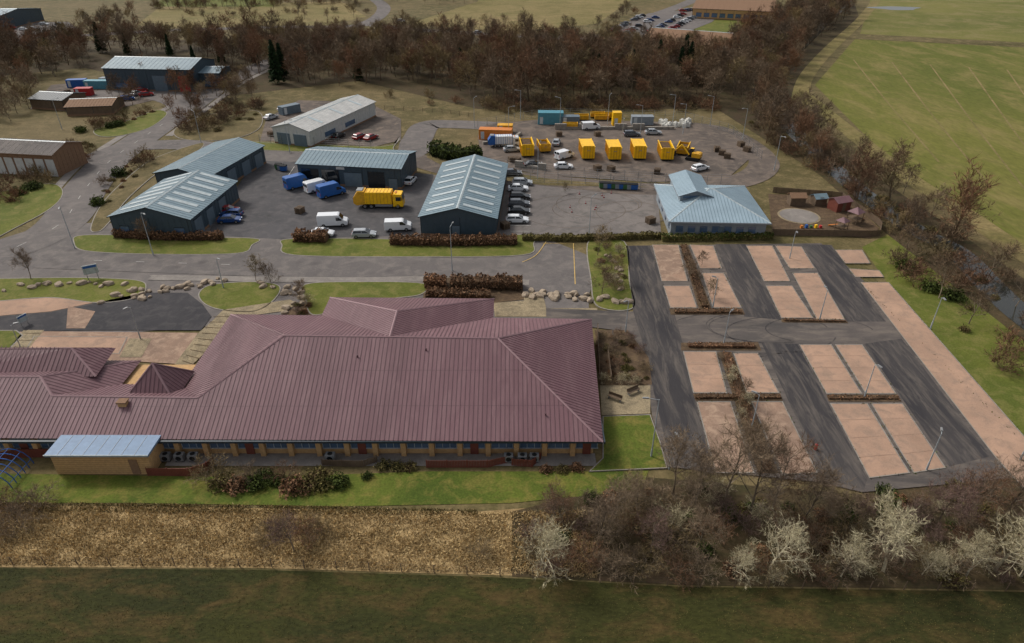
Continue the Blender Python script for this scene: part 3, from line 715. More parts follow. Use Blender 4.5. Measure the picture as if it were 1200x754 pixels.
# nursery building with raised lantern roof
e=empty('nursery_building'); eh=3.2
a=G(784,260,eh);b=G(904,262,eh);c=G(768,216,eh); dd=(b-a).to_2d();W=dd.length;u=dd.normalized();n=Vector((-u.y,u.x));D=abs((c-a).to_2d().dot(n))
e.location=(a.x,a.y,0); e.rotation_euler=(0,0,math.atan2(u.y,u.x))
m=MB(); m.box((.6,.6,0),(W-.6,D-.6,eh-.1),m_greyw)
for i in range(7):
    x=1.5+i*(W-3)/7; m.box((x,.5,1.0),(x+1.3,.58,2.2),m_win); m.box((x-.06,.48,.92),(x+1.36,.6,1.0),m_frame)
for i in range(4):
    y=2+i*(D-3)/4; m.box((.5,y,1.0),(.58,y+1.3,2.2),m_win)
m.box((W*.5,.47,.05),(W*.5+1,.56,2.1),m_door)
put('walls',m.mesh('nw'),parent=e)
m=MB(); rh=6.0; q=D/2
cs=[(0,0,eh),(W,0,eh),(W,D,eh),(0,D,eh)]; r1=(q*.9,D/2,rh); r2=(W-q*.9,D/2,rh)
for P,dn in [([cs[0],cs[1],r2,r1],(0,-1)),([cs[1],cs[2],r2],(1,0)),([cs[2],cs[3],r1,r2],(0,1)),([cs[3],cs[0],r1],(-1,0))]:
    m.face(P,m_blroof); ribs(m,P,dn,.6,.07,.04,m_troof)
for p_,q_ in ((cs[0],r1),(cs[1],r2),(cs[2],r2),(cs[3],r1),(r1,r2)): cap(m,p_,q_,.4,.08,m_light)
m.box((-.1,-.1,eh-.25),(W+.1,0,eh-.02),m_greyw); m.box((-.1,0,eh-.25),(0,D,eh-.02),m_greyw)
x0,x1,y0_,y1_=W*.14,W*.5,D*.36,D*.98
m.box((x0+.5,y0_+.6,3.4),(x1-.5,y1_-.5,5.5),m_greyw)
xm=(x0+x1)/2
for P,dn in [([(x0,y0_,5.4),(xm,y0_,6.5),(xm,y1_,6.5),(x0,y1_,5.4)],(-1,0)),([(xm,y0_,6.5),(x1,y0_,5.4),(x1,y1_,5.4),(xm,y1_,6.5)],(1,0))]:
    m.hexa([(p[0],p[1],p[2]-.15) for p in P]+P,m_greyw,m_blroof); ribs(m,P,dn,.6,.07,.04,m_troof)
m.face([(x0+.5,y0_+.58,5.4),(x1-.5,y0_+.58,5.4),(xm,y0_+.58,6.35)],m_greyw)
m.box((x0+1,y0_+.5,4.8),(x1-1,y0_+.58,5.35),m_win)
put('roof',m.mesh('nr','raw'),parent=e)
# ---------------------------------------------------------------- vehicles
def car_mesh(paint,est=False):
    m=MB()
    prof=[(-2.1,.28),(-2.2,.5),(-2.17,.82),(-2.0,.95),(-.9,.99),(.95,.95),(1.75,.82),(2.12,.68),(2.2,.45),(2.1,.28)]
    m.prism(prof,-.9,.9,paint,.07)
    xb=-2.0 if est else -1.75; xt=-1.75 if est else -1.15
    lo=[(xb,-.8,.94),(1.15,-.8,.94),(1.15,.8,.94),(xb,.8,.94)]; hi=[(xt,-.6,1.42),(.35,-.6,1.42),(.35,.6,1.42),(xt,.6,1.42)]
    m.hexa(lo+hi,m_glass)
    hb=[(xt-.06,-.64,1.40),(.40,-.64,1.40),(.40,.64,1.40),(xt-.06,.64,1.40)]
    m.hexa(hb+[(xt+.1,-.52,1.49),(.22,-.52,1.49),(.22,.52,1.49),(xt+.1,.52,1.49)],paint)
    for s in(-1,1):
        for (xa,xc) in ((xb,xt),(1.15,.35),(-.35,-.35)):
            m.cyl((xa,.815*s,.94),(xc,.615*s,1.42),.045,.04,5,paint)
        for x in (-1.35,1.35):
            m.cyl((x,.72*s,.32),(x,.925*s,.32),.33,.33,14,m_black); m.cyl((x,.925*s,.32),(x,.935*s,.32),.2,.2,10,m_hub)
        m.box((2.06,.55*s-.2,.58),(2.2,.55*s+.2,.72),m_head); m.box((-2.22,.6*s-.17,.66),(-2.12,.6*s+.17,.84),m_lampred)
        m.box((.85,.9*s-.08,.95),(1.0,.9*s+.12*s+.02,1.08),paint)
    return m.mesh('car')
def van_mesh(paint,L=5.6,h=2.4):
    m=MB(); x0=-L/2;x1=L/2
    m.prism([(x0,.35),(x0,h-.15),(x0+.12,h),(x1-1.75,h),(x1-1.5,h-.1),(x1-.85,1.45),(x1-.1,1.15),(x1,.85),(x1,.35)],-.98,.98,paint,.04)
    a=Vector((x1-1.46,0,h-.16)); b=Vector((x1-.88,0,1.5)); o=Vector((.05,0,.03))
    m.face([a+o+Vector((0,-.8,0)),b+o+Vector((0,-.88,0)),b+o+Vector((0,.88,0)),a+o+Vector((0,.8,0))],m_glass)
    for s in(-1,1):
        m.hexa([(x1-2.1,.985*s,1.3),(x1-1.0,.985*s,1.3),(x1-1.0,.992*s,1.3),(x1-2.1,.992*s,1.3),(x1-2.1,.985*s,1.95),(x1-1.5,.985*s,1.95),(x1-1.5,.992*s,1.95),(x1-2.1,.992*s,1.95)],m_glass)
        for x in (x0+1.1,x1-.95):
            m.cyl((x,.78*s,.36),(x,1.0*s,.36),.37,.37,14,m_black); m.cyl((x,1.0*s,.36),(x,1.01*s,.36),.2,.2,10,m_hub)
        m.box((x1-.12,.65*s-.18,.8),(x1+.02,.65*s+.18,.98),m_head); m.box((x0-.02,.85*s-.08,.8),(x0+.05,.85*s+.08,1.3),m_lampred)
        m.box((x1-1.2,1.05*s-.08,1.35),(x1-1.05,1.05*s+.08,1.65),m_black)
    m.box((x0-.012,-.02,.5),(x0,.02,h-.25),m_black); m.box((x0-.02,-.8,1.5),(x0-.005,-.1,2.05),m_glass); m.box((x0-.02,.1,1.5),(x0-.005,.8,2.05),m_glass)
    m.box((x1-.03,-.98,.35),(x1+.06,.98,.6),m_black)
    return m.mesh('van')
def truck_mesh(paint,sh=None):
    sh=sh or paint
    m=MB()
    m.box((-4.6,-.5,.6),(4.6,.5,.95),m_black)
    m.prism([(3.0,.5),(3.0,2.9),(3.2,3.1),(4.75,3.0),(5.0,1.7),(5.0,.5)],-1.2,1.2,paint,.03)
    m.hexa([(4.99,-1.05,1.7),(5.03,-1.05,1.7),(5.03,1.05,1.7),(4.99,1.05,1.7),(4.80,-1.0,2.75),(4.84,-1.0,2.75),(4.84,1.0,2.75),(4.80,1.0,2.75)],m_glass)
    for s in(-1,1):
        m.box((3.6,1.2*s-.01,1.7),(4.6,1.2*s+.01,2.5),m_glass)
        m.box((4.7,1.35*s-.1,1.9),(4.8,1.35*s+.1,2.5),m_black)
    m.prism([(-2.6,1.0),(-2.6,3.3),(-2.4,3.45),(2.6,3.45),(2.8,3.3),(2.8,1.0)],-1.22,1.22,paint,.03)
    m.prism([(-4.9,1.1),(-4.9,2.3),(-3.9,3.6),(-2.62,3.6),(-2.62,.9),(-4.3,.7)],-1.2,1.2,sh,.03)
    m.box((-5.0,-.95,1.2),(-4.7,.95,2.1),m_black)
    for x in np.arange(-2.3,2.7,.7):
        for s in(-1,1): m.box((x,1.22*s-.05,1.1),(x+.1,1.22*s+.05,3.3),sh)
        m.box((x,-1.1,3.44),(x+.1,1.1,3.5),sh)
    m.box((-4.2,-.9,3.58),(-3.0,.9,3.75),m_metal); m.box((3.4,-.6,3.05),(3.7,.6,3.2),m_orange)
    for x in (3.9,-1.4,-2.7):
        for s in(-1,1):
            m.cyl((x,.8*s,.5),(x,1.2*s,.5),.52,.52,16,m_black); m.cyl((x,1.2*s,.5),(x,1.22*s,.5),.28,.28,10,m_hub)
    m.box((-.6,-1.2,.5),(2.8,-.6,.95),m_metal); m.box((-.6,.6,.5),(2.8,1.2,.95),m_metal)
    return m.mesh('truck')
def digger_mesh():
    m=MB()
    for s in(-1,1):
        m.prism([(-1.5,.1),(-1.7,.45),(-1.4,.8),(1.4,.8),(1.7,.45),(1.5,.1)],s*1.0-.25,s*1.0+.25,m_black,.04)
    m.prism([(-1.8,.85),(-1.8,1.7),(-1.4,1.9),(.2,1.9),(.2,.85)],-1.1,1.1,m_yeld,.04)
    m.hexa([(.2,-1.1,.85),(1.3,-1.1,.85),(1.3,0,.85),(.2,0,.85),(.2,-1.05,2.6),(1.0,-1.05,2.6),(1.0,-.05,2.6),(.2,-.05,2.6)],m_glass,m_yel)
    m.cyl((1.0,.4,1.2),(3.0,.4,3.4),.2,.16,6,m_yel); m.cyl((3.0,.4,3.4),(4.6,.4,1.6),.16,.12,6,m_yel)
    m.prism([(4.2,1.6),(5.0,1.4),(4.9,.7),(4.2,.5),(4.4,1.1)],-.1,.9,m_black,.02)
    return m.mesh('digger')
CM={k:(car_mesh(p),car_mesh(p,True)) for k,p in paints.items()}
def car(u,v,deg,c,sc=1):
    put('parked_car',CM[c][random.random()<.5],G(u,v)+Vector((0,0,.1)),math.radians(deg),sc=sc)
for u,v,d,c in [(427,278,3,'silver'),(378,277,0,'white'),(270,261,5,'blue'),(268,250,8,'red'),(272,254,175,'blue'),(481,215,78,'white'),
 (607,224,2,'white'),(609,234,0,'black'),(608,242,2,'grey'),(608,251,0,'black'),(606,261,0,'white'),(612,217,0,'silver'),
 (353,161,20,'white'),(396,143,50,'white'),(397,162,70,'black'),(422,163,60,'red'),(435,164,60,'red'),(412,137,0,'white'),(318,140,60,'silver'),(334,130,50,'white'),(408,145,50,'grey'),
 (165,108,40,'red'),(172,113,30,'red'),(160,112,80,'silver'),(150,118,20,'blue'),(28,36,0,'white'),(40,35,0,'white'),(6,46,20,'grey'),(52,30,0,'silver'),(600,178,10,'silver'),
 (70,30,0,'black'),(14,34,0,'red'),(600,206,6,'grey'),(660,198,4,'white'),(765,158,0,'silver'),(740,160,5,'grey'),(625,196,12,'black'),(820,200,30,'white'),(652,170,80,'silver'),(225,100,60,'white'),(470,26,10,'white'),(560,40,4,'silver')]: car(u,v,d,c)
ks=list(paints)
for r_,(x0,y0b,x1,y1b) in enumerate([(716,38,752,20),(730,42,768,22),(760,40,800,18),(775,42,815,20),(800,14,838,10)]):
    for i in range(13):
        if random.random()<.8:
            t=i/12; car(x0+(x1-x0)*t,y0b+(y1b-y0b)*t,random.choice((0,2,180)),random.choice(ks))
vw=van_mesh(paints['white']); vb=van_mesh(m_blue,5.8,2.8); vw2=van_mesh(paints['white'],5.0,2.0)
put('white_van',vw,G(391,265)+Vector((0,0,.1)),math.radians(6)); put('white_van',vw2,G(467,270)+Vector((0,0,.1)),math.radians(5))
put('white_van',vw,G(373,224)+Vector((0,0,.1)),math.radians(42)); put('blue_van',vb,G(350,220)+Vector((0,0,.1)),math.radians(42)); put('blue_van',vb,G(389,230)+Vector((0,0,.1)),math.radians(40))
put('white_van',vw2,G(661,186)+Vector((0,0,.1)),math.radians(40)); put('white_van',vw2,G(692,152)+Vector((0,0,.1)),math.radians(10))
put('refuse_truck',truck_mesh(m_yel,m_yeld),G(445,243)+Vector((0,0,.1)),math.radians(-1))
put('refuse_truck',truck_mesh(paints['white'],m_blue),G(590,172)+Vector((0,0,.1)),math.radians(5),sc=.8)
put('excavator',digger_mesh(),G(812,188)+Vector((0,0,.1)),math.radians(150))
# ---------------------------------------------------------------- depot skips
def skip_mesh(paint,L=6.,w=2.4,h=2.4,fill=.55):
    m=MB(); t=.1
    z0=.25
    m.box((-w/2,-L/2,z0),(w/2,L/2,z0+.12),m_black)
    for s in(-1,1):
        m.hexa([(s*(w/2-t),-L/2,z0+.12),(s*w/2,-L/2,z0+.12),(s*w/2,L/2,z0+.12),(s*(w/2-t),L/2,z0+.12),(s*(w/2-t),-L/2,h),(s*w/2,-L/2,h),(s*w/2,L/2,h*.92),(s*(w/2-t),L/2,h*.92)],paint)
        m.box((s*w/2-.09,-L/2,h-.1),(s*w/2+.09,L/2,h+.02),m_yel)
        for y in np.arange(-L/2+.3,L/2,.75): m.box((s*w/2-.02-.06*(s<0),y,z0+.12),(s*w/2+.02+.06*(s>0),y+.12,h-.12),m_yeld)
        m.box((s*.55-.08,-L/2-.1,0.05),(s*.55+.08,L/2,.25),m_black)
    m.box((-w/2+t,-L/2,z0+.12),(w/2-t,-L/2+t,h+.25),paint); m.box((-w/2+t,L/2-t,z0+.12),(w/2-t,L/2,h*.9),paint)
    for x in (-.8,-.25,.25,.8): m.box((x-.06,-L/2-.07,z0+.15),(x+.06,-L/2,h+.2),m_yeld)
    m.box((-w/2+t,-L/2+t,z0+.1),(w/2-t,L/2-t,h*fill),m_rubb if fill<.9 else paint,taper=.25 if fill<.9 else 0)
    m.cyl((-.3,-L/2-.12,h*.75),(.3,-L/2-.12,h*.75),.05,.05,6,m_metal)
    return m.mesh('skip')
sk=skip_mesh(m_yel,fill=.88); sk2=skip_mesh(m_yeld,5,2.3,1.8,.7); sk3=skip_mesh(m_yel,6,2.4,2.6,.98)
for i,(u,v,d) in enumerate([(687,183,2),(718,184,0),(747,183,-2),(779,184,-3),(617,180,4)]): put('waste_skip',sk3 if i in(0,1,2) else sk,G(u,v)+Vector((0,0,.1)),math.radians(d),sc=1.22)
for u,v,d in [(637,176,8),(800,179,-20)]: put('waste_skip',sk2,G(u,v)+Vector((0,0,.1)),math.radians(d),sc=1.1)
for u,v in [(668,151),(681,141),(700,138),(705,141),(712,139)]: put('waste_skip',sk2,G(u,v)+Vector((0,0,.1)),math.radians(88),sc=.8)
def container(name,u,v,deg,L,w,h,mat):
    m=MB(); m.box((-L/2,-w/2,.1),(L/2,w/2,h),mat)
    for x in np.arange(-L/2+.2,L/2-.1,.4):
        m.box((x,-w/2-.04,.2),(x+.18,-w/2,h-.15),mat); m.box((x,w/2,.2),(x+.18,w/2+.04,h-.15),mat)
    m.box((-L/2-.03,-w/2-.06,h-.12),(L/2+.03,w/2+.06,h+.03),mat); m.box((-L/2-.03,-w/2-.06,.05),(L/2+.03,w/2+.06,.2),mat)
    m.box((-L/2+.5,-w/2-.065,.2),(-L/2+1.4,-w/2-.03,2.1),m_doorl)
    put(name,m.mesh(name),G(u,v)+Vector((0,0,.08)),math.radians(deg))
tq=mm('turquoise_paint',(76,136,152),.5); gn=mm('green_bin',(60,100,60),.5)
container('site_cabin',645,145,-2,7,3,3.2,tq); container('storage_container',581,163,-6,8.5,2.6,2.6,m_orange); container('storage_container',592,156,-4,4,2.4,2.2,m_yeld)
container('storage_container',722,147,0,2.4,2.2,3.6,m_yel); container('storage_container',118,104,0,9,2.6,2.6,tq); container('storage_container',92,102,10,6,2.5,2.4,m_blue); container('storage_container',132,100,0,7,2.5,2.4,m_greyw)
container('storage_container',100,112,4,5,2.4,2.3,m_reddoor); container('storage_container',60,122,4,5,2.4,2.3,m_door); container('storage_container',668,146,0,5,2.4,2.3,m_door); container('storage_container',752,146,0,6,2.4,2.3,m_greyw); container('storage_container',340,133,48,6,2.4,2.3,m_door)
for i in range(22):
    m=MB(); s=random.uniform(.8,1.2); m.box((-.6*s,-.6*s,0),(.6*s,.6*s,1.2*s),m_sack,taper=.12); m.box((-.3*s,-.3*s,1.2*s),(.3*s,.3*s,1.45*s),m_sack,taper=.15)
    put('bulk_bag',m.mesh('bag'),G(774+random.uniform(0,34),148+random.uniform(-3,3)),random.random()*3)
pal=MB()
for k in range(6):
    z=k*.16
    for y in (-.5,0,.44): pal.box((-.6,y,z),(.6,y+.1,z+.09),m_wood2)
    for x in np.linspace(-.6,.5,6): pal.box((x,-.5,z+.09),(x+.1,.54,z+.12),m_wood2)
palm=pal.mesh('pallets')
for u,v in [(600,190),(606,191),(655,160),(700,160),(540,230),(318,160),(70,112),(80,110),(150,104),(868,172),(875,178),(500,262),(592,268),(352,250),(762,262),(840,178),(846,182),(852,186),(700,200),(716,201),(770,204)]: put('pallet_stack',palm,G(u,v)+Vector((0,0,.1)),random.random()*3,sc=1.3)
for i in range(12):
    m=MB(); m.box((-.7,-.5,.15),(.7,.5,1.2),(gn,m_greyw,m_blue)[i%3],taper=-.06); m.hexa([(-.78,-.58,1.2),(.78,-.58,1.2),(.78,.58,1.2),(-.78,.58,1.2),(-.7,-.5,1.32),(.7,-.5,1.32),(.7,.1,1.5),(-.7,.1,1.5)],m_black)
    for sx in (-.55,.55): m.cyl((sx,-.4,.08),(sx+.06,-.4,.08),.09,.09,8,m_black)
    put('wheelie_bin',m.mesh('bin'),(G(706+i*4.6,221+i*.25) if i<9 else G(300+i*3,190+i))+Vector((0,0,.1)))
for (a,b) in [((566,170),(600,166)),((600,166),(610,158)),((604,196),(640,200)),((650,152),(790,152))]:
    A=G(*a);B=G(*b);d=B-A;n=int(d.length/1.6)
    m=MB(); s=Vector((-d.y,d.x,0)).normalized()*.35
    for i in range(n):
        p=A+d*(i/n); q=A+d*((i+.96)/n); hh=Vector((0,0,random.choice((.8,1.6,.8))))
        m.hexa([p-s,q-s,q+s,p+s,p-s+hh,q-s+hh,q+s+hh,p+s+hh],m_kerb)
    put('concrete_block_wall',m.mesh('cbw'))
def mesh_fence(name,px,h=2.2):
    P=resample(world(px,False,False),3)+[G(*px[-1])]; m=MB()
    for i in range(len(P)-1):
        a,b=P[i],P[i+1]; m.cyl((a.x,a.y,0),(a.x,a.y,h+.1),.05,.05,5,m_metal)
        for z in np.linspace(.2,h,5): m.cyl((a.x,a.y,z),(b.x,b.y,z),.018,.018,3,m_metal)
    put(name,m.mesh(name))
mesh_fence('security_fence',[(560,150),(640,136),(800,140),(856,156),(892,188)]); mesh_fence('security_fence',[(590,213),(700,217),(770,224)])
mesh_fence('security_fence',[(566,196),(700,210),(800,216),(856,216)]); mesh_fence('security_fence',[(305,168),(440,176)])
# ---------------------------------------------------------------- street furniture
def lamp_mesh(h,arm=1.0,two=False):
    m=MB(); m.cyl((0,0,0),(0,0,1.2),.11,.1,8,m_pole); m.cyl((0,0,1.2),(0,0,h),.075,.045,8,m_pole)
    for s in ((1,-1) if two else (1,)):
        m.cyl((0,0,h-.05),(s*arm,0,h+.15),.04,.035,6,m_pole)
        m.hexa([(s*arm-.1,-.12,h+.06),(s*(arm)+.55*s,-.1,h+.1),(s*arm+.55*s,.1,h+.1),(s*arm-.1,.12,h+.06),(s*arm-.1,-.1,h+.22),(s*arm+.5*s,-.07,h+.2),(s*arm+.5*s,.07,h+.2),(s*arm-.1,.1,h+.22)],m_metal)
    return m.mesh('lamp')
l6=lamp_mesh(5.2,.4); l8=lamp_mesh(8,1.2)
for u,v in [(733,390),(848,404),(925,304),(960,376),(1012,468),(1090,386),(1195,540),(784,550),(835,362),(165,398),(262,338),(1085,552),(30,420),(880,505)]: put('street_lamp',l6,G(u,v),random.uniform(0,6))
for u,v in [(763,536),(690,280),(530,318),(88,292),(236,168),(73,152),(556,150),(870,164),(712,146),(832,148),(788,146),(656,150),(750,160),(907,200),(340,180),(180,300),(630,210),(596,162),(728,176),(800,158),(610,140)]: put('street_lamp',l8,G(u,v),random.uniform(0,6))
m=MB(); m.cyl((-.6,0,0),(-.6,0,2),.05,.05,8,m_metal); m.cyl((.6,0,0),(.6,0,2),.05,.05,8,m_metal); m.box((-.9,-.04,.8),(.9,.04,2.1),m_light); m.box((-.8,-.06,1.7),(.8,-.04,2.0),m_blue)
sg=m.mesh('sign')
put('entrance_sign',sg,G(110,328)+Vector((0,0,.14)),.5,sc=1.2); put('entrance_sign',sg,G(30,382)+Vector((0,0,.1)),1.2,sc=.8)
m=MB(); m.cyl((0,0,0),(0,0,.9),.22,.27,12,m_reddoor); m.cyl((0,0,.9),(0,0,1.0),.3,.24,12,m_black); m.cyl((0,0,1.0),(0,0,1.1),.24,.08,12,m_reddoor); put('litter_bin',m.mesh('lb'),G(955,528)+Vector((0,0,.14)),sc=.7)
m=MB(); m.box((-.9,-.25,.4),(.9,.25,.46),m_wood2); m.box((-.9,.2,.5),(.9,.26,.85),m_wood2); m.box((-.8,-.2,0),(-.7,.2,.4),m_metal); m.box((.7,-.2,0),(.8,.2,.4),m_metal); bench=m.mesh('bench')
for u,v in [(720,470),(742,462),(560,365)]: put('garden_bench',bench,G(u,v)+Vector((0,0,.17)),random.uniform(-1,1))
cone=MB(); cone.box((-.2,-.2,0),(.2,.2,.04),m_black); cone.cyl((0,0,.04),(0,0,.7),.15,.03,10,m_reddoor); cone.cyl((0,0,.3),(0,0,.45),.125,.1,10,m_wwall); cme=cone.mesh('cone')
for i in range(10): put('traffic_cone',cme,G(664+random.uniform(0,60),226+random.uniform(0,28))+Vector((0,0,.09)),0,sc=.85)
# boulders
bl=[]
for s in range(4):
    bm=bmesh.new(); bmesh.ops.create_icosphere(bm,subdivisions=2,radius=.6); r=np.random.default_rng(s)
    pl=[(nrm(r.normal(size=3)),r.uniform(.32,.5)) for _ in range(9)]
    for v in bm.verts:
        c=np.array(v.co)
        for nn,dd_ in pl:
            k=c.dot(nn)-dd_
            if k>0: c=c-nn*k
        v.co=Vector(c*np.array([1.2,.9,.8]))
    me=bpy.data.meshes.new('boulder'); bm.to_mesh(me); bm.free(); me.materials.append(m_stone); bl.append(me)
def boulders(px,n,jit=4):
    P=world(px,True,False)
    for i in range(n):
        p=P[int(i/n*(len(P)-1))]; put('boulder',random.choice(bl),(p.x+random.uniform(-1,1)*jit*.2,p.y+random.uniform(-1,1)*jit*.3,.2),random.random()*6,sc=random.uniform(.55,1.4))
boulders([(15,338),(60,334),(110,334),(165,342),(168,350),(120,352)],30); boulders([(188,340),(215,338),(236,336)],12); boulders([(240,334),(262,330)],6); boulders([(300,330),(335,340),(350,352),(338,366)],18)
boulders([(618,346),(650,347),(690,350)],28); boulders([(712,300),(724,322),(732,352)],12); boulders([(735,352),(700,355)],8)
# playground
sheet('playground_surface',[(905,272),(900,228),(990,232),(1030,268),(1020,280)],.12,m_soil)
c=G(936,254); m=MB(); m.cyl((c.x,c.y,0),(c.x,c.y,.16),4.0,4.0,32,m_slab); m.cyl((c.x,c.y,.16),(c.x,c.y,.19),3.6,3.6,32,m_path); put('play_circle',m.mesh('pc'))
board_fence('playground_fence',[(905,276),(1030,278),(1032,266),(985,232),(905,226)],1.3,m_wood2)
def small_shed(name,u,v,deg,L,w,h,wl,rf):
    m=MB(); m.loft([[(x,-w/2,0),(x,w/2,0),(x,w/2,h),(x,0,h+.6),(x,-w/2,h)] for x in(-L/2,L/2)],wl)
    for s in(-1,1): m.hexa([(-L/2-.2,0,h+.62),(L/2+.2,0,h+.62),(L/2+.2,s*(w/2+.25),h-.1),(-L/2-.2,s*(w/2+.25),h-.1),(-L/2-.2,0,h+.7),(L/2+.2,0,h+.7),(L/2+.2,s*(w/2+.25),h-.02),(-L/2-.2,s*(w/2+.25),h-.02)],rf)
    m.box((-.4,-w/2-.05,.05),(.4,-w/2+.01,1.8),m_wood2); put(name,m.mesh(name),G(u,v)+Vector((0,0,.1)),math.radians(deg))
small_shed('garden_shed',982,246,20,3.4,2.6,2,m_redwood,m_roof); small_shed('garden_shed',932,240,0,3,2.2,1.8,m_wood2,m_brickd); small_shed('garden_shed',958,240,10,2.5,2,1.6,m_wood2,m_troof)
m=MB()
for x in(-1,1):
    for y in(-1,1): m.cyl((x,y,0),(x,y,2.4),.07,.07,6,m_wood2)
m.box((-1,-1,1.1),(1,1,1.2),m_wood2); m.hexa([(1,-.3,1.15),(3.2,-.3,.2),(3.2,.3,.2),(1,.3,1.15),(1,-.3,1.22),(3.2,-.3,.27),(3.2,.3,.27),(1,.3,1.22)],m_orange)
m.hexa([(-1.2,-1.2,2.4),(1.2,-1.2,2.4),(1.2,1.2,2.4),(-1.2,1.2,2.4),(-.05,-.05,3.3),(.05,-.05,3.3),(.05,.05,3.3),(-.05,.05,3.3)],m_roof); pf=m.mesh('play')
put('climbing_frame',pf,G(1000,262),.6); put('climbing_frame',pf,G(985,270),2.2,sc=.8)
m=MB()
for i in range(5): m.box((i*.9-2,-.25,0),(i*.9-1.6,.25,.5+.15*(i%2)),[m_orange,m_blue,gn,m_yel,m_reddoor][i])
put('play_blocks',m.mesh('pb'),G(950,268)+Vector((0,0,.12)))
# meadow fence
m_wire=mm('rusty_wire',(70,58,48),.8)
P=resample(world([(-60,662),(300,665),(560,674),(800,687),(1200,693),(1300,695)],True,False),3.0); m=MB()
for i in range(len(P)-1):
    a,b=P[i],P[i+1]; m.cyl((a.x,a.y,0),(a.x+random.uniform(-.05,.05),a.y,1.1),.05,.045,5,m_wood2)
    for z in(.4,.75,1.05): m.cyl((a.x,a.y,z),(b.x,b.y,z),.007,.007,3,m_wire)
put('stock_fence',m.mesh('sf'))
board_fence('post_and_rail_fence',[(440,128),(520,133),(555,138)],1.2,m_wood2,3,boards=False)
board_fence('garden_fence',[(700,390),(702,450)],1.5,m_wood2); board_fence('garden_fence',[(712,418),(716,450)],1.3,m_wood2)
# ---------------------------------------------------------------- hedges
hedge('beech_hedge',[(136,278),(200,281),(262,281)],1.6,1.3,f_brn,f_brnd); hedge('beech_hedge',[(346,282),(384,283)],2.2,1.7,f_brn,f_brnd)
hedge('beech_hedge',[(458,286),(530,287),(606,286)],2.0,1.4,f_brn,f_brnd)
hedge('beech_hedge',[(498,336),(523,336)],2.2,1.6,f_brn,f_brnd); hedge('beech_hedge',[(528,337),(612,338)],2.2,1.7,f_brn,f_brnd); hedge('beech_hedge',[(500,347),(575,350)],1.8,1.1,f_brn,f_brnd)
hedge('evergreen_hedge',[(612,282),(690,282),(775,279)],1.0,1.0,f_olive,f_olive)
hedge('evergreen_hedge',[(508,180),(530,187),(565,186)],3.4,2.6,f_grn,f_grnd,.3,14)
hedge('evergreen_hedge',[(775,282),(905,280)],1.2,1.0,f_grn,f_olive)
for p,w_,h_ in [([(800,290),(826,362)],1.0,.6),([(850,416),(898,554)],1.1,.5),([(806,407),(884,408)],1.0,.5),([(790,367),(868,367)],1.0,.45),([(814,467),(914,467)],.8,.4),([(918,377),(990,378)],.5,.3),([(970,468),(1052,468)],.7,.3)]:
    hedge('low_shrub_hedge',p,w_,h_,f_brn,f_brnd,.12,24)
# ---------------------------------------------------------------- tree prototypes
wood=[bare_tree(10+i,random.uniform(9,12),(10,5,4),7,1.3,.09,f_bark if i%2 else f_wood,(f_wood,f_twig,f_wood2,f_wood3)[i%4],.14) for i in range(8)]
fore=[bare_tree(40+i,9,(12,6,5),9,.8,.03,f_bark,(f_twig,f_mauve,f_wood2,f_twig)[i%4],.1) for i in range(4)]
pale=[bare_tree(60+i,7,(14,6,5),7,.5,.034,f_palebark,f_pale,.04,r=.17) for i in range(3)]
mid=[bare_tree(80+i,7,(10,5,4),7,.9,.045,f_bark,(f_wood,f_wood3,f_twig)[i%3],.12) for i in range(4)]
bb=[bush(100+i,2.2,1.2,14,(4,4),6,.5,.03,f_bark,(f_twig,f_wood3,f_wood2,f_pale,f_mauve)[i%5]) for i in range(5)]
bw=[bush(120+i,3.0,1.2,12,(4,3),6,.9,.08,f_wood,(f_wood,f_wood2,f_wood3)[i%3]) for i in range(3)]
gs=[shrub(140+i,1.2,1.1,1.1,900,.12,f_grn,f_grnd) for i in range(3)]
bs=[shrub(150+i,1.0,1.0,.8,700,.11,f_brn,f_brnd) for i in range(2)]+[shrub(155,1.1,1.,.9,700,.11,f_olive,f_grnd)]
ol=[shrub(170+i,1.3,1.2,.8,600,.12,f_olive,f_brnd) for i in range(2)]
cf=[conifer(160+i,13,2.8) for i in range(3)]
def place(name,lst,u,v,sc=1,z=0): put(name,random.choice(lst),G(u,v)+Vector((0,0,z)),random.random()*6.28,sc=sc*random.uniform(.9,1.1))
woods=empty('distant_woodland')
def wood_fill(px,sp,lst,keep=.9,s0=.75,s1=1.15,par=None):
    for x,y in scatter(px,sp,keep):
        s=random.uniform(s0,s1); put('tree',random.choice(lst),(x,y,0),random.random()*6.28,parent=par or woods,sc=(s,s,s*random.uniform(.85,1.15)))
wood_fill([(-60,100),(-60,64),(100,56),(330,54),(560,58),(560,72),(420,82),(330,90),(290,88),(262,80),(225,68),(115,64),(100,82),(60,92)],5.6,wood,.92,.65,1.15)
wood_fill([(330,92),(420,84),(560,74),(560,58),(740,66),(850,74),(850,100),(838,124),(700,124),(560,126),(545,108),(450,96),(400,104),(340,102)],5.4,wood,.92,.65,1.15)
wood_fill([(850,68),(900,38),(940,12),(1000,4),(985,28),(940,60),(925,90),(920,120),(855,122),(845,90)],6,wood,.92,.7,1.15)
wood_fill([(855,125),(925,110),(960,160),(1030,205),(1120,262),(1210,330),(1215,350),(1130,318),(1040,262),(985,225),(960,205),(905,178),(880,150)],4.8,mid+wood[:3],.8,.5,1.)
wood_fill([(190,118),(225,96),(290,90),(300,120),(240,132),(232,150),(205,150)],5,wood,.8,.4,.7)
wood_fill([(-60,150),(-60,105),(35,98),(40,128),(20,150)],5.5,wood,.85,.45,.85)
wood_fill([(120,112),(180,90),(200,96),(185,104),(150,128)],5,wood,.5,.35,.6)
wood_fill([(90,30),(160,14),(180,24),(150,38),(80,42)],8,wood,.7,.5,.8)
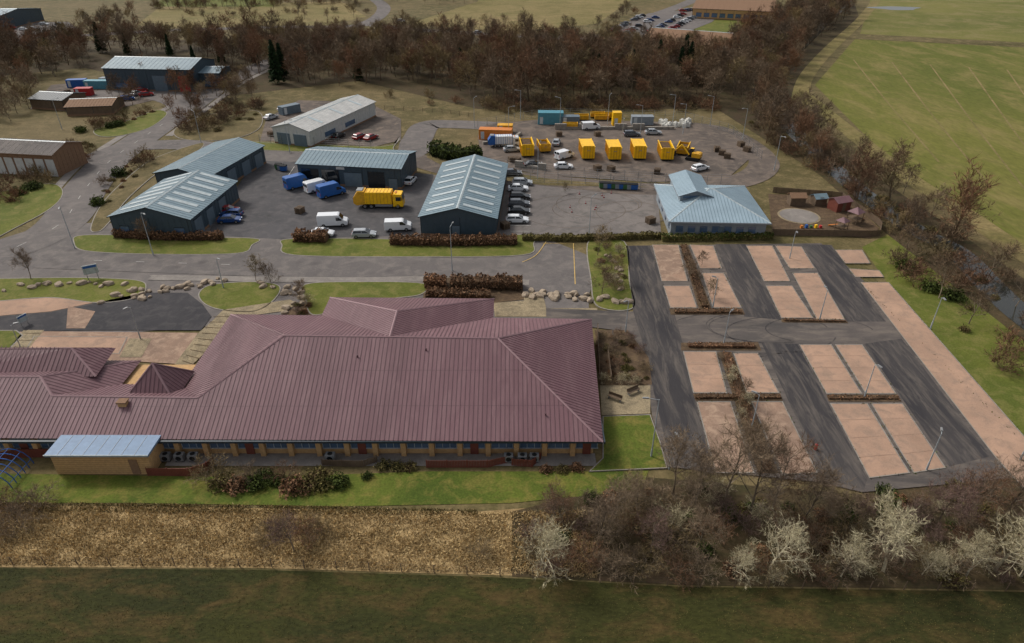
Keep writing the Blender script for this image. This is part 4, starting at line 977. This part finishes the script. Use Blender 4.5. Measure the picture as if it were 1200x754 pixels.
wood_fill([(-60,60),(-60,52),(180,42),(330,38),(420,38),(560,46),(560,50),(300,46)],8,wood+bw,.6,.4,.7)
wood_fill([(200,14),(420,6),(440,22),(400,27),(230,28)],11,bw+mid,.5,.7,1.0)
wood_fill([(470,30),(700,34),(740,10),(760,10),(720,40),(480,40)],7.5,bw+mid,.6,.7,1.1)
wood_fill([(180,12),(430,4),(430,1),(180,8)],5,bw+mid,.8,.8,1.3); wood_fill([(380,2),(560,8),(600,2),(560,-6),(400,-4)],9,mid,.6,.8,1.2)
wood_fill([(880,-2),(1010,-12),(1000,-40),(-60,-40),(-60,-5),(700,-8)],16,wood,.5)
under=empty('woodland_undergrowth')
wood_fill([(560,118),(840,118),(850,130),(700,133),(570,134)],3.4,bw,.85,.5,1.,under)
wood_fill([(870,150),(960,205),(1040,265),(1120,325),(1200,385),(1200,345),(1120,285),(1030,225),(930,130),(880,130)],3.9,bw+ol,.7,.5,1.1,under)
wood_fill([(440,106),(560,110),(560,130),(440,126)],6,bw,.35,.4,.8,under)
wood_fill([(118,218),(150,190),(190,176),(184,188),(150,215),(128,244)],3.2,bw+ol+bs,.9,.5,.85,under)
wood_fill([(200,160),(215,138),(300,122),(310,112),(305,136),(262,158)],3.8,bw+ol,.85,.6,1.,under)
wood_fill([(-40,235),(60,200),(56,215),(0,246)],3.2,bw+bs,.9,.6,1.,under)
wood_fill([(60,175),(118,166),(122,186),(70,192)],3.2,bw+bs,.8,.5,.9,under)
wood_fill([(110,148),(185,126),(188,134),(120,156)],3.2,bw+bs,.8,.5,.9,under)
wood_fill([(1040,325),(1110,360),(1150,430),(1200,470),(1200,400),(1130,340),(1060,290)],3.8,bw+ol,.7,.5,1.,under)
for u,v,s in [(325,98,1.),(332,92,.9),(120,62,.85),(620,84,.95),(632,90,.9),(640,94,.7),(688,88,.9),(694,92,.8),(700,96,.7),(800,88,1.05),(806,96,1.),(795,98,.9),(788,92,.8),(770,92,.9),(560,86,.8),(230,84,.65),(420,94,.75),(905,66,.7),(540,90,.7),(655,98,.8),(720,100,.8),(610,100,.7),(150,64,.6),(260,74,.7),(740,96,.8),(580,92,.8),(820,98,.8),(480,84,.7),(20,80,.7),(60,74,.7),(200,66,.7),(300,76,.7)]: place('pine_tree',cf,u,v,s)
for u,v in [(90,182),(70,186),(140,148),(130,150),(530,176),(40,222),(24,228),(95,155),(115,240),(140,206),(1090,340),(1115,350),(1060,315),(980,190)]: place('evergreen_shrub',gs,u,v,1.5)
# street / garden trees
for u,v,s in [(36,328,.75),(176,284,.7),(320,340,.6),(352,356,.55),(705,345,.75),(718,330,.6),(700,300,.8),(300,330,.6),(830,350,.5),(806,330,.5),(822,312,.4),(866,470,.45),(878,520,.45),(1100,350,.9),(1135,380,.8),(1190,360,.9),(1060,300,.9),(662,226,.35)]: place('bare_tree',mid,u,v,s)
# foreground belt
for u,v,s in [(788,580,.8),(815,595,.8),(850,590,1.1),(878,604,1.0),(905,598,.9),(940,612,.7),(820,566,.5),(950,596,.7),(985,618,.55),(720,618,.65),(745,610,.55),(700,642,.7),(820,642,.6),(760,652,.6),(1100,612,.65),(1180,604,.85),(1130,604,.6),(345,646,.5),(1010,614,.45),(660,615,.55)]: place('bare_tree',fore,u,v,s)
for u,v,s in [(902,666,.85),(1035,670,1.1),(1165,668,1.15),(634,662,.85),(1130,678,.7),(985,676,.6),(860,674,.55),(1195,676,.95),(1080,674,.5)]: place('bare_tree',pale,u,v,s)
belt=empty('bramble_thicket')
def fill(px,sp,lst,keep,s0,s1):
    for x,y in scatter(px,sp,keep): put('bramble_bush',random.choice(lst),(x,y,0),random.random()*6.28,parent=belt,sc=random.uniform(s0,s1))
fill([(640,592),(780,568),(1000,590),(1200,566),(1290,566),(1290,688),(1200,688),(900,684),(640,674)],1.9,bb+bb+ol+bs[:1]+gs[:1],.88,.45,1.05)
fill([(560,640),(640,600),(640,674),(560,672)],2.2,bb,.6,.4,.8)
fill([(310,616),(380,612),(385,655),(315,655)],1.9,bb[:3],.8,.6,.9)
fill([(0,590),(40,575),(60,600),(20,630),(0,630)],2,bb[:3],.8,.7,1.1)
fill([(480,650),(560,655),(560,672),(480,668)],2.2,bb,.5,.3,.6)
fill([(975,590),(1060,575),(1065,600),(980,612)],1.7,gs,.9,.7,1.)
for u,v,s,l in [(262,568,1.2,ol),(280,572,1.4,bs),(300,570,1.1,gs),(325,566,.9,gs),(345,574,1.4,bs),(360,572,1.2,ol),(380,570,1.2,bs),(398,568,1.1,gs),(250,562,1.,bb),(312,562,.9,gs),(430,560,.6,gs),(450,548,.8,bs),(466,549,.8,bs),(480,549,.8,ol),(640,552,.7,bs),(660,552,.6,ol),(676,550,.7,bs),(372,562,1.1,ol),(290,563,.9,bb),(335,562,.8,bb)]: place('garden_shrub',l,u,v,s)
for x,y in scatter([(698,390),(735,390),(760,422),(762,450),(705,451)],1.4,.9): put('garden_shrub',random.choice(bs+bb+ol),(x,y,.15),random.random()*6,sc=random.uniform(.35,.65))
for x,y in scatter([(694,288),(730,290),(738,345),(700,345)],1.8,.6): put('garden_shrub',random.choice(bs+bb),(x,y,.15),random.random()*6,sc=random.uniform(.4,.8))
for x,y in scatter([(842,420),(858,420),(908,552),(890,552)],1.5,.8): put('garden_shrub',random.choice(bb+gs[:1]),(x,y,.15),random.random()*6,sc=random.uniform(.3,.6))
for x,y in scatter([(799,292),(806,292),(832,360),(820,360)],1.5,.8): put('garden_shrub',random.choice(bb),(x,y,.15),random.random()*6,sc=random.uniform(.3,.6))
for x,y in scatter([(335,372),(362,348),(376,372)],1.4,.8): put('garden_shrub',random.choice(bs+bb),(x,y,.15),random.random()*6,sc=random.uniform(.4,.7))
# dry grass tufts
def tufts(name,px,n,hgt,mats,lean=.5,w=.05,gate=1.2):
    P=world(px); xs=[p.x for p in P]; ys=[p.y for p in P]; C=[]
    while len(C)<n:
        x=random.uniform(min(xs),max(xs)); y=random.uniform(min(ys),max(ys))
        if inside(x,y,P) and (math.sin(x*1.3+2*math.sin(y*.9))+math.sin(y*2.1+x*.4))>random.uniform(-3.2,gate): C.append((x,y,.02))
    C=np.array(C); r=R; d=np.stack([r.normal(.1,lean,n),r.normal(-.25,lean,n),np.ones(n)],1); d/=np.linalg.norm(d,axis=1)[:,None]; d*=hgt*r.uniform(.5,1.2,(n,1))
    s=r.normal(size=(n,3)); s[:,2]*=.1; s/=np.linalg.norm(s,axis=1)[:,None]; s*=w
    put(name,tri_mesh(name,np.stack([C-s,C+s,C+d],1),(r.random(n)<.4).astype(int),mats))
tufts('dry_grass',[(-100,594),(300,598),(560,602),(700,598),(700,678),(560,672),(300,664),(-100,662)],50000,.4,[f_tan,f_tan2],.8,.05,.6)
tufts('rough_grass',[(-100,588),(300,592),(560,598),(560,604),(300,602),(-100,600)],9000,.3,[f_olive,f_tan])
tufts('meadow_grass',[(-100,667),(300,669),(560,677),(800,690),(1260,700),(1260,754),(1300,780),(-150,780)],26000,.14,[f_olive,fol('meadow_blades',(66,66,30),(56,58,26))],.7,.025)
# ---------------------------------------------------------------- camera, light, sky
cam=bpy.data.cameras.new('camera'); co=bpy.data.objects.new('camera',cam); col.objects.link(co)
co.location=(0,0,H); co.rotation_euler=(math.pi/2-TH,0,0); cam.lens=24; cam.sensor_width=36; cam.sensor_fit='HORIZONTAL'; cam.clip_end=9000; cam.clip_start=.5
scene.camera=co
el=math.radians(46); sd=Vector((-.8,.6,0)).normalized()*math.cos(el)+Vector((0,0,math.sin(el)))
sun=bpy.data.lights.new('sun','SUN'); sun.energy=1.9; sun.angle=math.radians(10); sun.color=(1,.95,.87)
so=bpy.data.objects.new('sun',sun); col.objects.link(so); so.rotation_euler=sd.to_track_quat('Z','Y').to_euler(); so.location=(0,0,100)
wd=bpy.data.worlds.new('World'); scene.world=wd; wd.use_nodes=True; nt=wd.node_tree
bg=nt.nodes['Background']; sky=nt.nodes.new('ShaderNodeTexSky'); sky.sky_type='NISHITA'; sky.sun_disc=False
sky.sun_elevation=el; sky.sun_rotation=math.atan2(sd.x,sd.y); sky.dust_density=4; sky.air_density=1.0; sky.ozone_density=.6
hs=nt.nodes.new('ShaderNodeHueSaturation'); hs.inputs['Saturation'].default_value=.3
nt.links.new(sky.outputs[0],hs.inputs['Color']); nt.links.new(hs.outputs[0],bg.inputs[0]); bg.inputs[1].default_value=.14
scene.view_settings.view_transform='Standard'; scene.view_settings.look='None'; scene.view_settings.exposure=0
